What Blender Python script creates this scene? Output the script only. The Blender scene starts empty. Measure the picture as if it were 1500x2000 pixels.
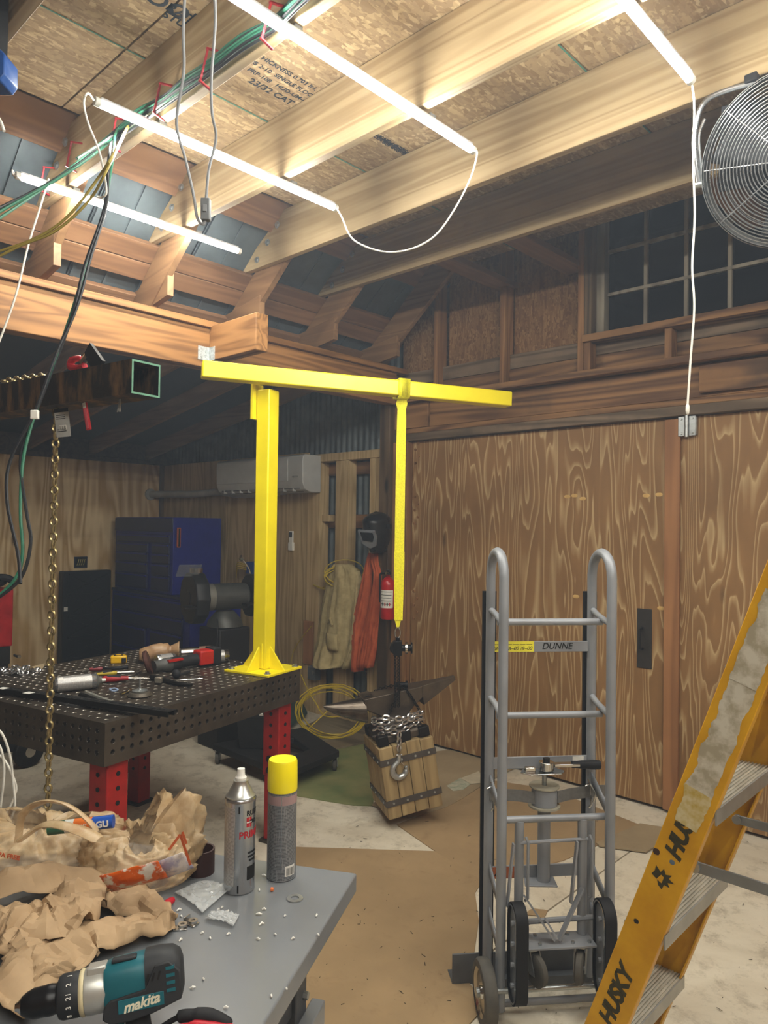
import bpy, bmesh, math, random
from mathutils import Vector, Matrix, noise
V = Vector
RN = random.Random(11)
S = bpy.context.scene
COL = S.collection
pi = math.pi
rad = math.radians

# ---------------------------------------------------------------- camera
FPX, CX, CY, CAMH = 1420.0, 750.0, 1000.0, 1.585
_yaw, _pit, _rol = rad(43.35), rad(1.05), rad(0.75)
CF = V((-math.sin(_yaw) * math.cos(_pit), math.cos(_yaw) * math.cos(_pit), math.sin(_pit)))
_r0 = V((math.cos(_yaw), math.sin(_yaw), 0))
_u0 = _r0.cross(CF)
CR = _r0 * math.cos(_rol) + _u0 * math.sin(_rol)
CU = CR.cross(CF)
CO = V((0, 0, CAMH))
cam = bpy.data.cameras.new('camera')
cam.sensor_fit = 'VERTICAL'
cam.sensor_height = 36.0
cam.lens = FPX / 2000.0 * 36.0
cam.clip_start = 0.02
camo = bpy.data.objects.new('camera', cam)
COL.objects.link(camo)
camo.matrix_world = Matrix(((CR.x, CU.x, -CF.x, 0), (CR.y, CU.y, -CF.y, 0), (CR.z, CU.z, -CF.z, CAMH), (0, 0, 0, 1)))
S.camera = camo

# ---------------------------------------------------------------- world, exposure
W = bpy.data.worlds.new('night')
W.use_nodes = True
W.node_tree.nodes['Background'].inputs[0].default_value = (0.010, 0.013, 0.018, 1)
W.node_tree.nodes['Background'].inputs[1].default_value = 1.0
# thin shop smoke hanging in the air
_vs = W.node_tree.nodes.new('ShaderNodeVolumeScatter')
_vs.inputs['Color'].default_value = (.75, .85, 1, 1)
_vs.inputs['Density'].default_value = .014
_vs.inputs['Anisotropy'].default_value = .2
W.node_tree.links.new(_vs.outputs[0], W.node_tree.nodes['World Output'].inputs['Volume'])
S.world = W
S.view_settings.view_transform = 'Standard'
S.view_settings.look = 'None'
S.view_settings.gamma = 1.0
S.view_settings.use_curve_mapping = False
S.view_settings.exposure = 0.0
LED = 158.0            # brightness of the LED tubes
try:
    S.cycles.use_denoising = True
    S.cycles.max_bounces = 7
    S.cycles.diffuse_bounces = 3
    S.cycles.glossy_bounces = 3
    S.cycles.transmission_bounces = 5
    S.cycles.transparent_max_bounces = 10
    S.cycles.caustics_reflective = False
    S.cycles.caustics_refractive = False
    S.cycles.use_light_tree = False
    S.cycles.use_adaptive_sampling = True
    S.cycles.adaptive_threshold = 0.06
    S.cycles.adaptive_min_samples = 12
    S.cycles.sample_clamp_indirect = 6.0
except Exception:
    pass


# ---------------------------------------------------------------- point helpers (a sight line met with a real plane)
def ray(x, y):
    return CF + CR * ((x - CX) / FPX) - CU * ((y - CY) / FPX)


def at(x, y, X=None, Y=None, Z=None, D=None):
    d = ray(x, y)
    if D is not None:
        return CO + d * D
    if X is not None:
        t = (X - CO.x) / d.x
    elif Y is not None:
        t = (Y - CO.y) / d.y
    else:
        t = (Z - CO.z) / d.z
    return CO + d * t


# ---------------------------------------------------------------- materials
def lin(c):
    if isinstance(c, str):
        c = [int(c[i:i + 2], 16) / 255 for i in (1, 3, 5)]
        c = [(v / 12.92 if v < .04045 else ((v + .055) / 1.055) ** 2.4) for v in c]
    return (c[0], c[1], c[2], 1)


class NT:
    def __init__(s, name):
        s.m = bpy.data.materials.new(name)
        s.m.use_nodes = True
        s.t = s.m.node_tree
        s.b = s.t.nodes['Principled BSDF']
        s.b.inputs['Specular IOR Level'].default_value = .4

    def n(s, typ, **k):
        x = s.t.nodes.new(typ)
        for a, v in k.items():
            if a[0] == '_':
                setattr(x, a[1:], v)
            else:
                x.inputs[a.replace('__', ' ')].default_value = v
        return x

    def l(s, a, b):
        s.t.links.new(a, b)

    def coord(s, scale=(1, 1, 1), rot=(0, 0, 0), rnd=0.0, kind='Object'):
        tc = s.n('ShaderNodeTexCoord')
        mp = s.n('ShaderNodeMapping')
        mp.inputs['Scale'].default_value = scale
        mp.inputs['Rotation'].default_value = rot
        s.l(tc.outputs[kind], mp.inputs['Vector'])
        if rnd:
            oi = s.n('ShaderNodeObjectInfo')
            mu = s.n('ShaderNodeMath', _operation='MULTIPLY')
            mu.inputs[1].default_value = rnd
            s.l(oi.outputs['Random'], mu.inputs[0])
            s.l(mu.outputs[0], mp.inputs['Location'])
        return mp.outputs[0]

    def noise(s, vec, scale, detail=3, rough=.5, dist=0.0):
        x = s.n('ShaderNodeTexNoise')
        x.inputs['Scale'].default_value = scale
        x.inputs['Detail'].default_value = detail
        x.inputs['Roughness'].default_value = rough
        x.inputs['Distortion'].default_value = dist
        s.l(vec, x.inputs['Vector'])
        return x.outputs['Fac']

    def ramp(s, fac, stops):
        r = s.n('ShaderNodeValToRGB')
        e = r.color_ramp.elements
        while len(e) < len(stops):
            e.new(.5)
        for i, (p, c) in enumerate(stops):
            e[i].position = p
            e[i].color = lin(c)
        s.l(fac, r.inputs[0])
        return r.outputs[0]

    def math(s, op, a, b=None, c=None):
        x = s.n('ShaderNodeMath', _operation=op)
        for i, v in enumerate((a, b, c)):
            if v is None:
                continue
            if isinstance(v, (int, float)):
                x.inputs[i].default_value = v
            else:
                s.l(v, x.inputs[i])
        return x.outputs[0]

    def mix(s, fac, a, b, mode='MIX'):
        x = s.n('ShaderNodeMix', _data_type='RGBA', _blend_type=mode)
        for sock, v in ((x.inputs[0], fac), (x.inputs[6], a), (x.inputs[7], b)):
            if isinstance(v, (int, float)):
                sock.default_value = v
            elif isinstance(v, (tuple, list, str)):
                sock.default_value = lin(v)
            else:
                s.l(v, sock)
        return x.outputs[2]

    def bump(s, h, strength=.3, dist=.005):
        x = s.n('ShaderNodeBump')
        x.inputs['Strength'].default_value = strength
        x.inputs['Distance'].default_value = dist
        s.l(h, x.inputs['Height'])
        s.l(x.outputs[0], s.b.inputs['Normal'])

    def set(s, color=None, rough=None, metal=None):
        if color is not None:
            if isinstance(color, (tuple, list, str)):
                s.b.inputs['Base Color'].default_value = lin(color)
            else:
                s.l(color, s.b.inputs['Base Color'])
        if rough is not None:
            if isinstance(rough, (int, float)):
                s.b.inputs['Roughness'].default_value = rough
            else:
                s.l(rough, s.b.inputs['Roughness'])
        if metal is not None:
            s.b.inputs['Metallic'].default_value = metal
        return s.m


_mc = {}


def plain(name, col, rough=.5, metal=0.0, var=.12, scale=14, bump=0.0, stretch=(1, 1, 1), alpha=None, sss=None, c2=None, lo=.35, hi=.65, coat=0, rv=.2):
    """a painted / moulded / metal surface: one colour with slight unevenness, or two colours in patches"""
    if name in _mc:
        return _mc[name]
    t = NT(name)
    v = t.coord(stretch, rnd=7.0)
    f = t.noise(v, scale, 5, .6)
    a = lin(col)
    if c2 is None:
        d = (a[0] * (1 - var), a[1] * (1 - var), a[2] * (1 - var))
        u = (min(1, a[0] * (1 + var)), min(1, a[1] * (1 + var)), min(1, a[2] * (1 + var)))
    else:
        d, u = a, lin(c2)
    rgb = t.ramp(f, [(lo, d), (hi, u)])
    rr = t.math('MULTIPLY_ADD', f, rv, max(0.02, rough - rv / 2))
    t.set(rgb, rr, metal)
    if bump:
        t.bump(f, bump, .004)
    if alpha is not None:
        t.b.inputs['Alpha'].default_value = alpha
    if coat:
        t.b.inputs['Coat Weight'].default_value = coat
        t.b.inputs['Coat Roughness'].default_value = .2
    _mc[name] = t.m
    return t.m


def wood(name, dark, light, axis='X', across=7.0, along=.45, rings=16.0, rough=.62, knots=True, contrast=1.0, dirt=None, fine=.25, saw=False):
    """growth-ring contour lines drawn out along one axis, fibres, knots, optional grime patches"""
    if name in _mc:
        return _mc[name]
    t = NT(name)
    i = 'XYZ'.index(axis)
    sc = [across] * 3
    sc[i] = along
    v = t.coord(tuple(sc), rnd=23.0)
    n1 = t.noise(v, 1.0, 2.5, .45, .35)
    if saw:
        s3 = t.math('FRACT', t.math('MULTIPLY', n1, rings))
        edge = t.math('SMOOTH_MIN', t.math('MULTIPLY', t.math('SUBTRACT', 1.0, s3), 6.0), 1.0, .2)
        s3 = t.math('MULTIPLY', s3, edge)
    else:
        s1 = t.math('MULTIPLY', n1, rings * 2 * pi)
        s2 = t.math('SINE', s1)
        s3 = t.math('MULTIPLY_ADD', s2, .5, .5)
    fs = [95.0] * 3
    fs[i] = 2.2
    v2 = t.coord(tuple(fs), rnd=5.0)
    n2 = t.noise(v2, 1.0, 3, .6)
    k = t.math('MULTIPLY_ADD', n2, fine, 0.0)
    g = t.math('ADD', t.math('MULTIPLY', s3, contrast * (1 - fine)), k)
    a, b = lin(dark), lin(light)
    mid = [(a[j] * .45 + b[j] * .55) for j in range(3)]
    rgb = t.ramp(g, [(.06, b), (.16, mid), (.36, a), (.95, [q * .84 for q in a[:3]])] if saw else [(.08, b), (.5, mid), (.92, a)])
    v3 = t.coord((1.3, 1.3, 1.3), rnd=9.0)
    big = t.noise(v3, 1.6, 3, .5)
    sh = t.ramp(big, [(.3, (.78, .76, .74)), (.7, (1.08, 1.08, 1.1))])
    rgb = t.mix(1.0, rgb, sh, 'MULTIPLY')
    if knots:
        ks = [3.4] * 3
        ks[i] = 1.1
        vk = t.coord(tuple(ks), rnd=31.0)
        vo = t.n('ShaderNodeTexVoronoi', Scale=1.0)
        t.l(vk, vo.inputs['Vector'])
        kf = t.ramp(vo.outputs['Distance'], [(.035, (1, 1, 1)), (.085, (0, 0, 0))])
        rgb = t.mix(kf, rgb, [x * .38 for x in a[:3]])
    if dirt:
        vd = t.coord((1, 1, 1), rnd=3.0)
        df = t.ramp(t.noise(vd, 2.6, 5, .65), [(.5, (0, 0, 0)), (.72, (.55, .55, .55))])
        rgb = t.mix(df, rgb, dirt)
    t.set(rgb, rough)
    t.bump(g, .12, .003)
    _mc[name] = t.m
    return t.m


def osb(name, cols, wall=False):
    t = NT(name)
    out = None
    for k, ang in enumerate((12, 71, -48, 140)):
        v = t.coord((62, 62, 11) if wall else (62, 11, 62), (0, rad(ang), 0) if wall else (0, 0, rad(ang)), rnd=11.0)
        vo = t.n('ShaderNodeTexVoronoi', Scale=1.0)
        t.l(v, vo.inputs['Vector'])
        sep = t.n('ShaderNodeSeparateColor')
        t.l(vo.outputs['Color'], sep.inputs[0])
        c = t.ramp(sep.outputs[0], cols)
        if out is None:
            out, hh = c, sep.outputs[1]
        else:
            vn = t.coord((27, 27, 27), (0, 0, k), rnd=3.0)
            m = t.ramp(t.noise(vn, 1.0, 1, .5), [(.5, (0, 0, 0)), (.53, (1, 1, 1))])
            out = t.mix(m, out, c)
    v2 = t.coord((2, 2, 2), rnd=5)
    sh = t.ramp(t.noise(v2, 1, 3), [(.3, (.8, .79, .78)), (.7, (1.1, 1.1, 1.1))])
    out = t.mix(1.0, out, sh, 'MULTIPLY')
    t.set(out, .7)
    t.bump(hh, .25, .002)
    return t.m


def concrete(name):
    t = NT(name)
    v = t.coord((1, 1, 1))
    a = t.noise(v, 1.3, 6, .65, .4)
    base = t.ramp(a, [(.3, '#bdb09a'), (.5, '#d3c9b4'), (.72, '#e2dac8')])
    b = t.noise(v, 9.0, 9, .78, .15)
    m = t.ramp(b, [(.5, (0, 0, 0)), (.72, (.7, .7, .7))])
    rgb = t.mix(m, base, '#7d6f5a')
    c = t.noise(v, 60, 4, .7)
    sp = t.ramp(c, [(.68, (0, 0, 0)), (.74, (.8, .8, .8))])
    rgb = t.mix(sp, rgb, '#54493a')
    t.set(rgb, .72)
    t.bump(t.noise(v, 35, 6, .7), .2, .004)
    return t.m


def cardboard(name, col, stain='#7d6346'):
    t = NT(name)
    v = t.coord((1, 1, 1), rnd=9)
    a = lin(col)
    base = t.ramp(t.noise(v, 3, 5, .6), [(.3, [x * .86 for x in a[:3]]), (.7, [x * 1.1 for x in a[:3]])])
    m = t.ramp(t.noise(v, 9, 8, .75, .5), [(.56, (0, 0, 0)), (.74, (.6, .6, .6))])
    rgb = t.mix(m, base, stain)
    sp = t.ramp(t.noise(v, 85, 3, .7), [(.70, (0, 0, 0)), (.75, (.9, .9, .9))])
    rgb = t.mix(sp, rgb, '#43331f')
    t.set(rgb, .85)
    t.bump(t.noise(v, 14, 4), .15, .004)
    return t.m


def emis(name, col, st):
    t = NT(name)
    t.set((.9, .9, .9), .4)
    t.b.inputs['Emission Color'].default_value = lin(col)
    t.b.inputs['Emission Strength'].default_value = st
    return t.m


# ---------------------------------------------------------------- mesh builder
def basis(d, up=None):
    z = d.normalized()
    u = up or (V((0, 0, 1)) if abs(z.z) < .95 else V((1, 0, 0)))
    x = u.cross(z).normalized()
    return x, z.cross(x), z


class B:
    def __init__(s):
        s.v, s.f = [], []

    def add(s, vs, fs, M=None):
        o = len(s.v)
        s.v += [(M @ V(p)) if M is not None else V(p) for p in vs]
        s.f += [[i + o for i in f] for f in fs]
        return s

    def box(s, c, d, M=None):
        x, y, z = (k / 2 for k in d)
        vs = [(c[0] + a * x, c[1] + b * y, c[2] + e * z) for a in (-1, 1) for b in (-1, 1) for e in (-1, 1)]
        return s.add(vs, [(0, 1, 3, 2), (4, 6, 7, 5), (0, 4, 5, 1), (2, 3, 7, 6), (0, 2, 6, 4), (1, 5, 7, 3)], M)

    def bx(s, a, b, M=None):
        return s.box([(p + q) / 2 for p, q in zip(a, b)], [abs(q - p) for p, q in zip(a, b)], M)

    def bar(s, p, q, w, h, up=None):
        """a square bar from p to q, h measured along up"""
        p, q = V(p), V(q)
        x, y, z = basis(q - p, V(up) if up else None)
        vs = [e + x * (a * w / 2) + y * (b * h / 2) for e in (p, q) for a, b in ((-1, -1), (1, -1), (1, 1), (-1, 1))]
        return s.add(vs, [(3, 2, 1, 0), (4, 5, 6, 7), (0, 1, 5, 4), (1, 2, 6, 5), (2, 3, 7, 6), (3, 0, 4, 7)])

    def cyl(s, p, q, r, r2=None, n=14, cap=True, M=None):
        p, q = V(p), V(q)
        r2 = r if r2 is None else r2
        x, y, z = basis(q - p)
        vs = []
        for e, R in ((p, r), (q, r2)):
            vs += [e + x * (R * math.cos(2 * pi * k / n)) + y * (R * math.sin(2 * pi * k / n)) for k in range(n)]
        fs = [(k, (k + 1) % n, n + (k + 1) % n, n + k) for k in range(n)]
        if cap:
            fs += [tuple(range(n - 1, -1, -1)), tuple(range(n, 2 * n))]
        return s.add(vs, fs, M)

    def lathe(s, prof, n=24, M=None, cap=True):
        m = len(prof)
        vs = [(r * math.cos(2 * pi * k / n), r * math.sin(2 * pi * k / n), z) for k in range(n) for r, z in prof]
        fs = [(k * m + j, ((k + 1) % n) * m + j, ((k + 1) % n) * m + j + 1, k * m + j + 1) for k in range(n) for j in range(m - 1)]
        if cap and prof[0][0] > 1e-5:
            fs.append(tuple(k * m for k in range(n - 1, -1, -1)))
        if cap and prof[-1][0] > 1e-5:
            fs.append(tuple(k * m + m - 1 for k in range(n)))
        return s.add(vs, fs, M)

    def tube(s, pts, r, n=8, closed=False, sub=0, flat=1.0, up=None):
        pts = [V(p) for p in pts]
        if sub:
            pts = catmull(pts, sub, closed)
        N = len(pts)
        tan = []
        for i in range(N):
            a = pts[(i - 1) % N] if closed or i > 0 else pts[i]
            b = pts[(i + 1) % N] if closed or i < N - 1 else pts[i]
            tan.append((b - a).normalized() if (b - a).length > 1e-9 else V((0, 0, 1)))
        x, y, z = basis(tan[0], V(up) if up else None)
        vs = []
        for i in range(N):
            t = tan[i]
            x = (x - t * x.dot(t)).normalized()
            y = t.cross(x)
            R = r[i * (len(r) - 1) // max(1, N - 1)] if isinstance(r, (list, tuple)) else r
            vs += [pts[i] + x * (R * math.cos(2 * pi * k / n)) + y * (R * flat * math.sin(2 * pi * k / n)) for k in range(n)]
        fs = []
        for i in range(N if closed else N - 1):
            j = (i + 1) % N
            fs += [(i * n + k, i * n + (k + 1) % n, j * n + (k + 1) % n, j * n + k) for k in range(n)]
        if not closed:
            fs += [tuple(range(n - 1, -1, -1)), tuple((N - 1) * n + k for k in range(n))]
        return s.add(vs, fs)

    def prism(s, poly, h, M=None, z0=0.0):
        n = len(poly)
        vs = [(p[0], p[1], z0) for p in poly] + [(p[0], p[1], z0 + h) for p in poly]
        fs = [tuple(range(n - 1, -1, -1)), tuple(range(n, 2 * n))] + [(k, (k + 1) % n, n + (k + 1) % n, n + k) for k in range(n)]
        return s.add(vs, fs, M)

    def loft(s, rings, M=None, cap=True, closed=False):
        n = len(rings[0])
        vs = [p for r in rings for p in r]
        fs = []
        m = len(rings)
        for i in range(m if closed else m - 1):
            j = (i + 1) % m
            fs += [(i * n + k, i * n + (k + 1) % n, j * n + (k + 1) % n, j * n + k) for k in range(n)]
        if cap and not closed:
            fs += [tuple(range(n - 1, -1, -1)), tuple((m - 1) * n + k for k in range(n))]
        return s.add(vs, fs, M)

    def sph(s, c, r, n=12, sc=(1, 1, 1), M=None):
        m = n // 2
        rings = []
        for j in range(1, m):
            a = pi * j / m
            rings.append([(c[0] + r * sc[0] * math.sin(a) * math.cos(2 * pi * k / n), c[1] + r * sc[1] * math.sin(a) * math.sin(2 * pi * k / n), c[2] - r * sc[2] * math.cos(a)) for k in range(n)])
        o = len(s.v)
        s.loft(rings, M, cap=True)
        return s

    def grid(s, fn, nu, nv, M=None, thick=0.0):
        vs = [fn(i / nu, j / nv) for i in range(nu + 1) for j in range(nv + 1)]
        fs = [(i * (nv + 1) + j, (i + 1) * (nv + 1) + j, (i + 1) * (nv + 1) + j + 1, i * (nv + 1) + j + 1) for i in range(nu) for j in range(nv)]
        return s.add(vs, fs, M)

    def mesh(s, name, smooth=True, ang=.7):
        me = bpy.data.meshes.new(name)
        me.from_pydata([tuple(p) for p in s.v], [], s.f)
        me.validate()
        bm = bmesh.new()
        bm.from_mesh(me)
        bmesh.ops.recalc_face_normals(bm, faces=bm.faces)
        bm.to_mesh(me)
        bm.free()
        if smooth:
            me.shade_smooth()
            me.set_sharp_from_angle(angle=ang)
        return me

    def o(s, name, mat, par=None, smooth=True, ang=.7, bev=0.0, world=False, solid=0.0, sub=0):
        """link as ONE mesh object; a top-level one gets its origin at its base"""
        loc = V((0, 0, 0))
        if par is None:
            lo = [min(p[k] for p in s.v) for k in range(3)]
            hi = [max(p[k] for p in s.v) for k in range(3)]
            loc = V(((lo[0] + hi[0]) / 2, (lo[1] + hi[1]) / 2, lo[2]))
            s.v = [p - loc for p in s.v]
        elif world:
            w = wmat(par).inverted()
            s.v = [w @ p for p in s.v]
        ob = bpy.data.objects.new(name, s.mesh(name, smooth, ang))
        ob.location = loc
        COL.objects.link(ob)
        if par is not None:
            ob.parent = par
        if mat:
            ob.data.materials.append(mat)
        if solid:
            md = ob.modifiers.new('thickness', 'SOLIDIFY')
            md.thickness = solid
            md.offset = 0
        if sub:
            md = ob.modifiers.new('smooth', 'SUBSURF')
            md.levels = md.render_levels = sub
        if bev:
            md = ob.modifiers.new('edge', 'BEVEL')
            md.width = bev
            md.segments = 2
            md.limit_method = 'ANGLE'
            md.angle_limit = .6
        return ob


def wmat(o):
    m = o.matrix_basis.copy()
    while o.parent:
        o = o.parent
        m = o.matrix_basis @ m
    return m


def catmull(p, sub, closed=False):
    out = []
    n = len(p)
    for i in range(n if closed else n - 1):
        if closed:
            a, b, c, d = p[(i - 1) % n], p[i], p[(i + 1) % n], p[(i + 2) % n]
        else:
            b, c = p[i], p[i + 1]
            a = p[i - 1] if i else b * 2 - c
            d = p[i + 2] if i + 2 < n else c * 2 - b
        for k in range(sub):
            t = k / sub
            out.append(.5 * (2 * b + (c - a) * t + (2 * a - 5 * b + 4 * c - d) * t * t + (3 * b - a - 3 * c + d) * t ** 3))
    if not closed:
        out.append(p[-1])
    return out


def T(o, label=None, cat=None, group=None, kind=None):
    for k, v in (('label', label), ('category', cat), ('group', group), ('kind', kind)):
        if v:
            o[k] = v
    return o


def E(name, loc, label, cat, rz=0.0, group=None, M=None):
    o = bpy.data.objects.new(name, None)
    o.empty_display_size = .1
    COL.objects.link(o)
    if M is not None:
        o.matrix_basis = M
    else:
        o.location = loc
        o.rotation_euler = (0, 0, rz)
    o.matrix_basis  # evaluated from loc / rot below
    if M is None:
        o.matrix_basis = Matrix.Translation(V(loc)) @ Matrix.Rotation(rz, 4, 'Z')
    return T(o, label, cat, group)


def inst(name, me, M, par, mat=None):
    """a piece that shares mesh data with its likes"""
    o = bpy.data.objects.new(name, me)
    o.matrix_basis = M
    COL.objects.link(o)
    if par is not None:
        o.parent = par
    return o


def text(body, size, M, mat, par, name='lettering', ext=.0004, space=1.0, shear=0.0, bold=0.0, world=False, align='CENTER'):
    cu = bpy.data.curves.new(name, 'FONT')
    cu.body = body
    cu.size = size
    cu.extrude = ext
    cu.offset = bold
    cu.space_character = space
    cu.shear = shear
    cu.align_x = align
    cu.align_y = 'CENTER'
    cu.resolution_u = 3
    tmp = bpy.data.objects.new(name, cu)
    me = bpy.data.meshes.new_from_object(tmp)
    bpy.data.objects.remove(tmp)
    bpy.data.curves.remove(cu)
    me.name = name
    o = bpy.data.objects.new(name, me)
    o.matrix_basis = (wmat(par).inverted() @ M) if (world and par is not None) else M
    COL.objects.link(o)
    o.parent = par
    me.materials.clear()
    me.materials.append(mat)
    return o


def frame(o, x, y):
    """matrix with origin o, local x and y along the given directions"""
    x = V(x).normalized()
    y = V(y)
    z = x.cross(y).normalized()
    y = z.cross(x)
    return Matrix(((x.x, y.x, z.x, o[0]), (x.y, y.y, z.y, o[1]), (x.z, y.z, z.z, o[2]), (0, 0, 0, 1)))


Tr = Matrix.Translation


def Rt(a, ax):
    return Matrix.Rotation(a, 4, ax)
# ================================================================ the building
YG, XL = 4.08, -7.16
m_conc = concrete('concrete')
m_joist = wood('pine_joist', '#8d7550', '#b5a07a', 'X', across=10, along=.28, rings=7, contrast=.85, fine=.38)
m_raft = wood('pine_rafter', '#6f4f33', '#8f6d49', 'X', across=8, along=.6, rings=7, contrast=.7)
m_beamY = wood('beam_wood', '#6b4620', '#9a6d3c', 'Y', across=7, along=.4, rings=9, contrast=.9)
m_brdY = wood('red_board', '#6a4a32', '#896545', 'Y', across=7, along=.5, rings=8, contrast=.7)
m_brdX = wood('header_board', '#5c3d25', '#9a7248', 'X', across=5, along=.35, rings=9, dirt='#3c3025')
m_hdr_grey = wood('grey_header_board', '#5a4a38', '#84705a', 'X', across=5, along=.35, rings=8, dirt='#38332a')
m_stud = wood('pine_stud', '#a68a5c', '#cdb487', 'Z', across=7, along=.5, rings=8, contrast=.7)
m_dstud = wood('old_stud', '#6d4a2e', '#9b7248', 'Z', across=7, along=.5, rings=8, contrast=.8)
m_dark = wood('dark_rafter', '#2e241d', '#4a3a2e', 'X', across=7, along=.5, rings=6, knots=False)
m_darkY = wood('dark_post', '#3d3022', '#6a563e', 'Z', across=7, along=.5, rings=6)
m_door = wood('door_plywood', '#947046', '#c6ad80', 'Z', across=4.4, along=.5, rings=23, contrast=1.0, rough=.6, fine=.2, saw=True)
m_ply = wood('wall_plywood', '#9a8058', '#c8b083', 'Z', across=3.6, along=.45, rings=11, contrast=.75, fine=.3)
m_ply_side = wood('left_wall_plywood', '#b8935a', '#ead2a4', 'Z', across=3.6, along=.5, rings=10, contrast=.9, fine=.25)
m_strip = wood('door_strip', '#7a5234', '#a9794f', 'Z', across=5, along=.4, rings=6, contrast=.6)
m_osb = osb('osb_deck', [(0, '#8b7250'), (.4, '#988060'), (.8, '#a88f69'), (1, '#c0a880')])
m_osbw = osb('osb_wall', [(0, '#6f4c2e'), (.35, '#7d5a39'), (.7, '#8b6843'), (1, '#9a774f')], True)
m_galv = plain('galvanised_sheet', '#4b5459', .5, .3, c2='#5a6469', scale=6)
m_corr = plain('corrugated_metal', '#5d666a', .5, .4, c2='#7c868a', scale=5)
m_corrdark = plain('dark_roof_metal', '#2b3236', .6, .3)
m_green = plain('panel_edge_green', '#3f7a68', .6)
m_ink = plain('printing_ink', '#1b2630', .7)
m_steel = plain('zinc_steel', '#aeb2b2', .35, .85, scale=40)
m_black = plain('black_steel', '#1c1c1d', .5, .2)
m_white = plain('white_plastic', '#e6e4dc', .4)
m_glass = plain('window_glass', '#0b0e12', .08, var=.05)


def struct(b, name, mat, par=None, **k):
    o = b.o(name, mat, par, **k)
    if par is None:
        o['kind'] = 'structure'
    return o


# floor: two slabs with a saw-cut joint
struct(B().bx((-7.4, -2.7, -.12), (-1.58, 4.35, 0)), 'floor', m_conc)
struct(B().bx((-1.572, -2.7, -.12), (2.7, 4.35, 0)), 'floor', m_conc)

# ---- back wall (gable end with the doors and the window)
wb = struct(B().bx((-7.4, 4.27, 0), (2.7, 4.35, 5.2)), 'wall_back', m_osbw)


def pc(name, mat, a, b, par=wb, bev=.003):
    return B().bx(a, b).o(name, mat, par, world=True, bev=bev)


for x0, x1 in ((-7.16, -5.953), (-5.947, -4.75)):
    pc('plywood_panel', m_ply, (x0, YG, 0), (x1, YG + .018, 2.2))
# corrugated sheets behind the studs and above the plywood
_cs = []
for k in range(int(3.5 / .0085) + 1):
    x = -7.25 + k * .0085
    _cs.append((x, 4.225 + .009 * math.sin((x + 7.25) / .068 * 2 * pi)))
b = B()
b.add([(x, y, z) for x, y in _cs for z in (0, 3.0)], [(2 * k, 2 * k + 2, 2 * k + 3, 2 * k + 1) for k in range(len(_cs) - 1)])
b.o('corrugated_sheet', m_corr, wb, world=True)
# stud bay
pc('stud', m_stud, (-4.75, YG - .004, 0), (-4.592, YG + .1, 2.177))
for x0, x1 in ((-4.403, -4.25), (-4.012, -3.95), (-3.944, -3.9)):
    pc('stud', m_stud, (x0, YG, .04), (x1, YG + .09, 2.111))
pc('stud', m_stud, (-3.9, YG - .01, .04), (-3.822, YG + .09, 2.111))
pc('top_plate', m_stud, (-4.79, YG - .01, 2.112), (-3.822, YG + .1, 2.177))
pc('bottom_plate', m_stud, (-4.6, YG, 0), (-3.9, YG + .1, .04))
for z0, z1 in ((1.558, 1.672), (1.025, 1.146), (2.0, 2.1)):
    pc('girt', m_brdX, (-4.6, YG + .095, z0), (-3.83, YG + .13, z1))
B().prism([(-4.22, .62), (-4.10, .62), (-3.88, .1), (-4.0, .1)], .03, Matrix(((1, 0, 0, 0), (0, 0, -1, YG + .13), (0, 1, 0, 0), (0, 0, 0, 1)))).o('diagonal_brace', m_brdX, wb, world=True)
pc('scrap_block', m_stud, (-4.59, YG + .02, 1.61), (-4.5, YG + .09, 1.665))
# corner post and jamb
pc('corner_post', m_darkY, (-3.821, 3.99, 0), (-3.722, 4.2, 2.74))
pc('door_jamb', m_dstud, (-3.72, 4.03, 0), (-3.575, 4.14, 2.21))
# header: stacked boards, ledge, rim boards
pc('header_board', m_hdr_grey, (-3.72, 4.035, 2.213), (2.6, 4.16, 2.268))
pc('header_board', m_brdX, (-3.72, 4.05, 2.270), (2.6, 4.16, 2.306))
pc('header_beam', m_brdX, (-3.39, 4.06, 2.308), (2.6, 4.16, 2.492))
pc('header_block', m_brdX, (-3.72, 4.045, 2.308), (-3.395, 4.16, 2.492))
pc('ledge_board', m_brdX, (-3.72, 3.985, 2.494), (2.6, 4.16, 2.534))
pc('rim_board', m_brdX, (-3.72, 4.12, 2.536), (2.6, 4.17, 2.645))
pc('rim_board', m_hdr_grey, (-3.72, 4.125, 2.648), (2.6, 4.17, 2.745))
pc('patch_board', m_brdX, (-1.465, 4.03, 2.325), (.2, 4.058, 2.475))
for x0, x1 in ((-3.3, -2.78), (-2.74, -2.16), (-3.75, -3.34)):
    pc('osb_panel', m_osbw, (x0, 4.165, 2.747), (x1, 4.18, 4.6))
for x, z1 in ((-3.34, 4.2), (-2.765, 4.6), (-2.19, 4.9)):
    pc('stud', m_dstud, (x - .02, 4.06, 2.536), (x + .022, 4.164, z1))
pc('gable_siding', m_osbw, (-2.1, 4.165, 3.98), (2.6, 4.18, 5.1))
pc('gable_siding', m_osbw, (.2, 4.165, 2.747), (2.6, 4.18, 3.975))
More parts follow.
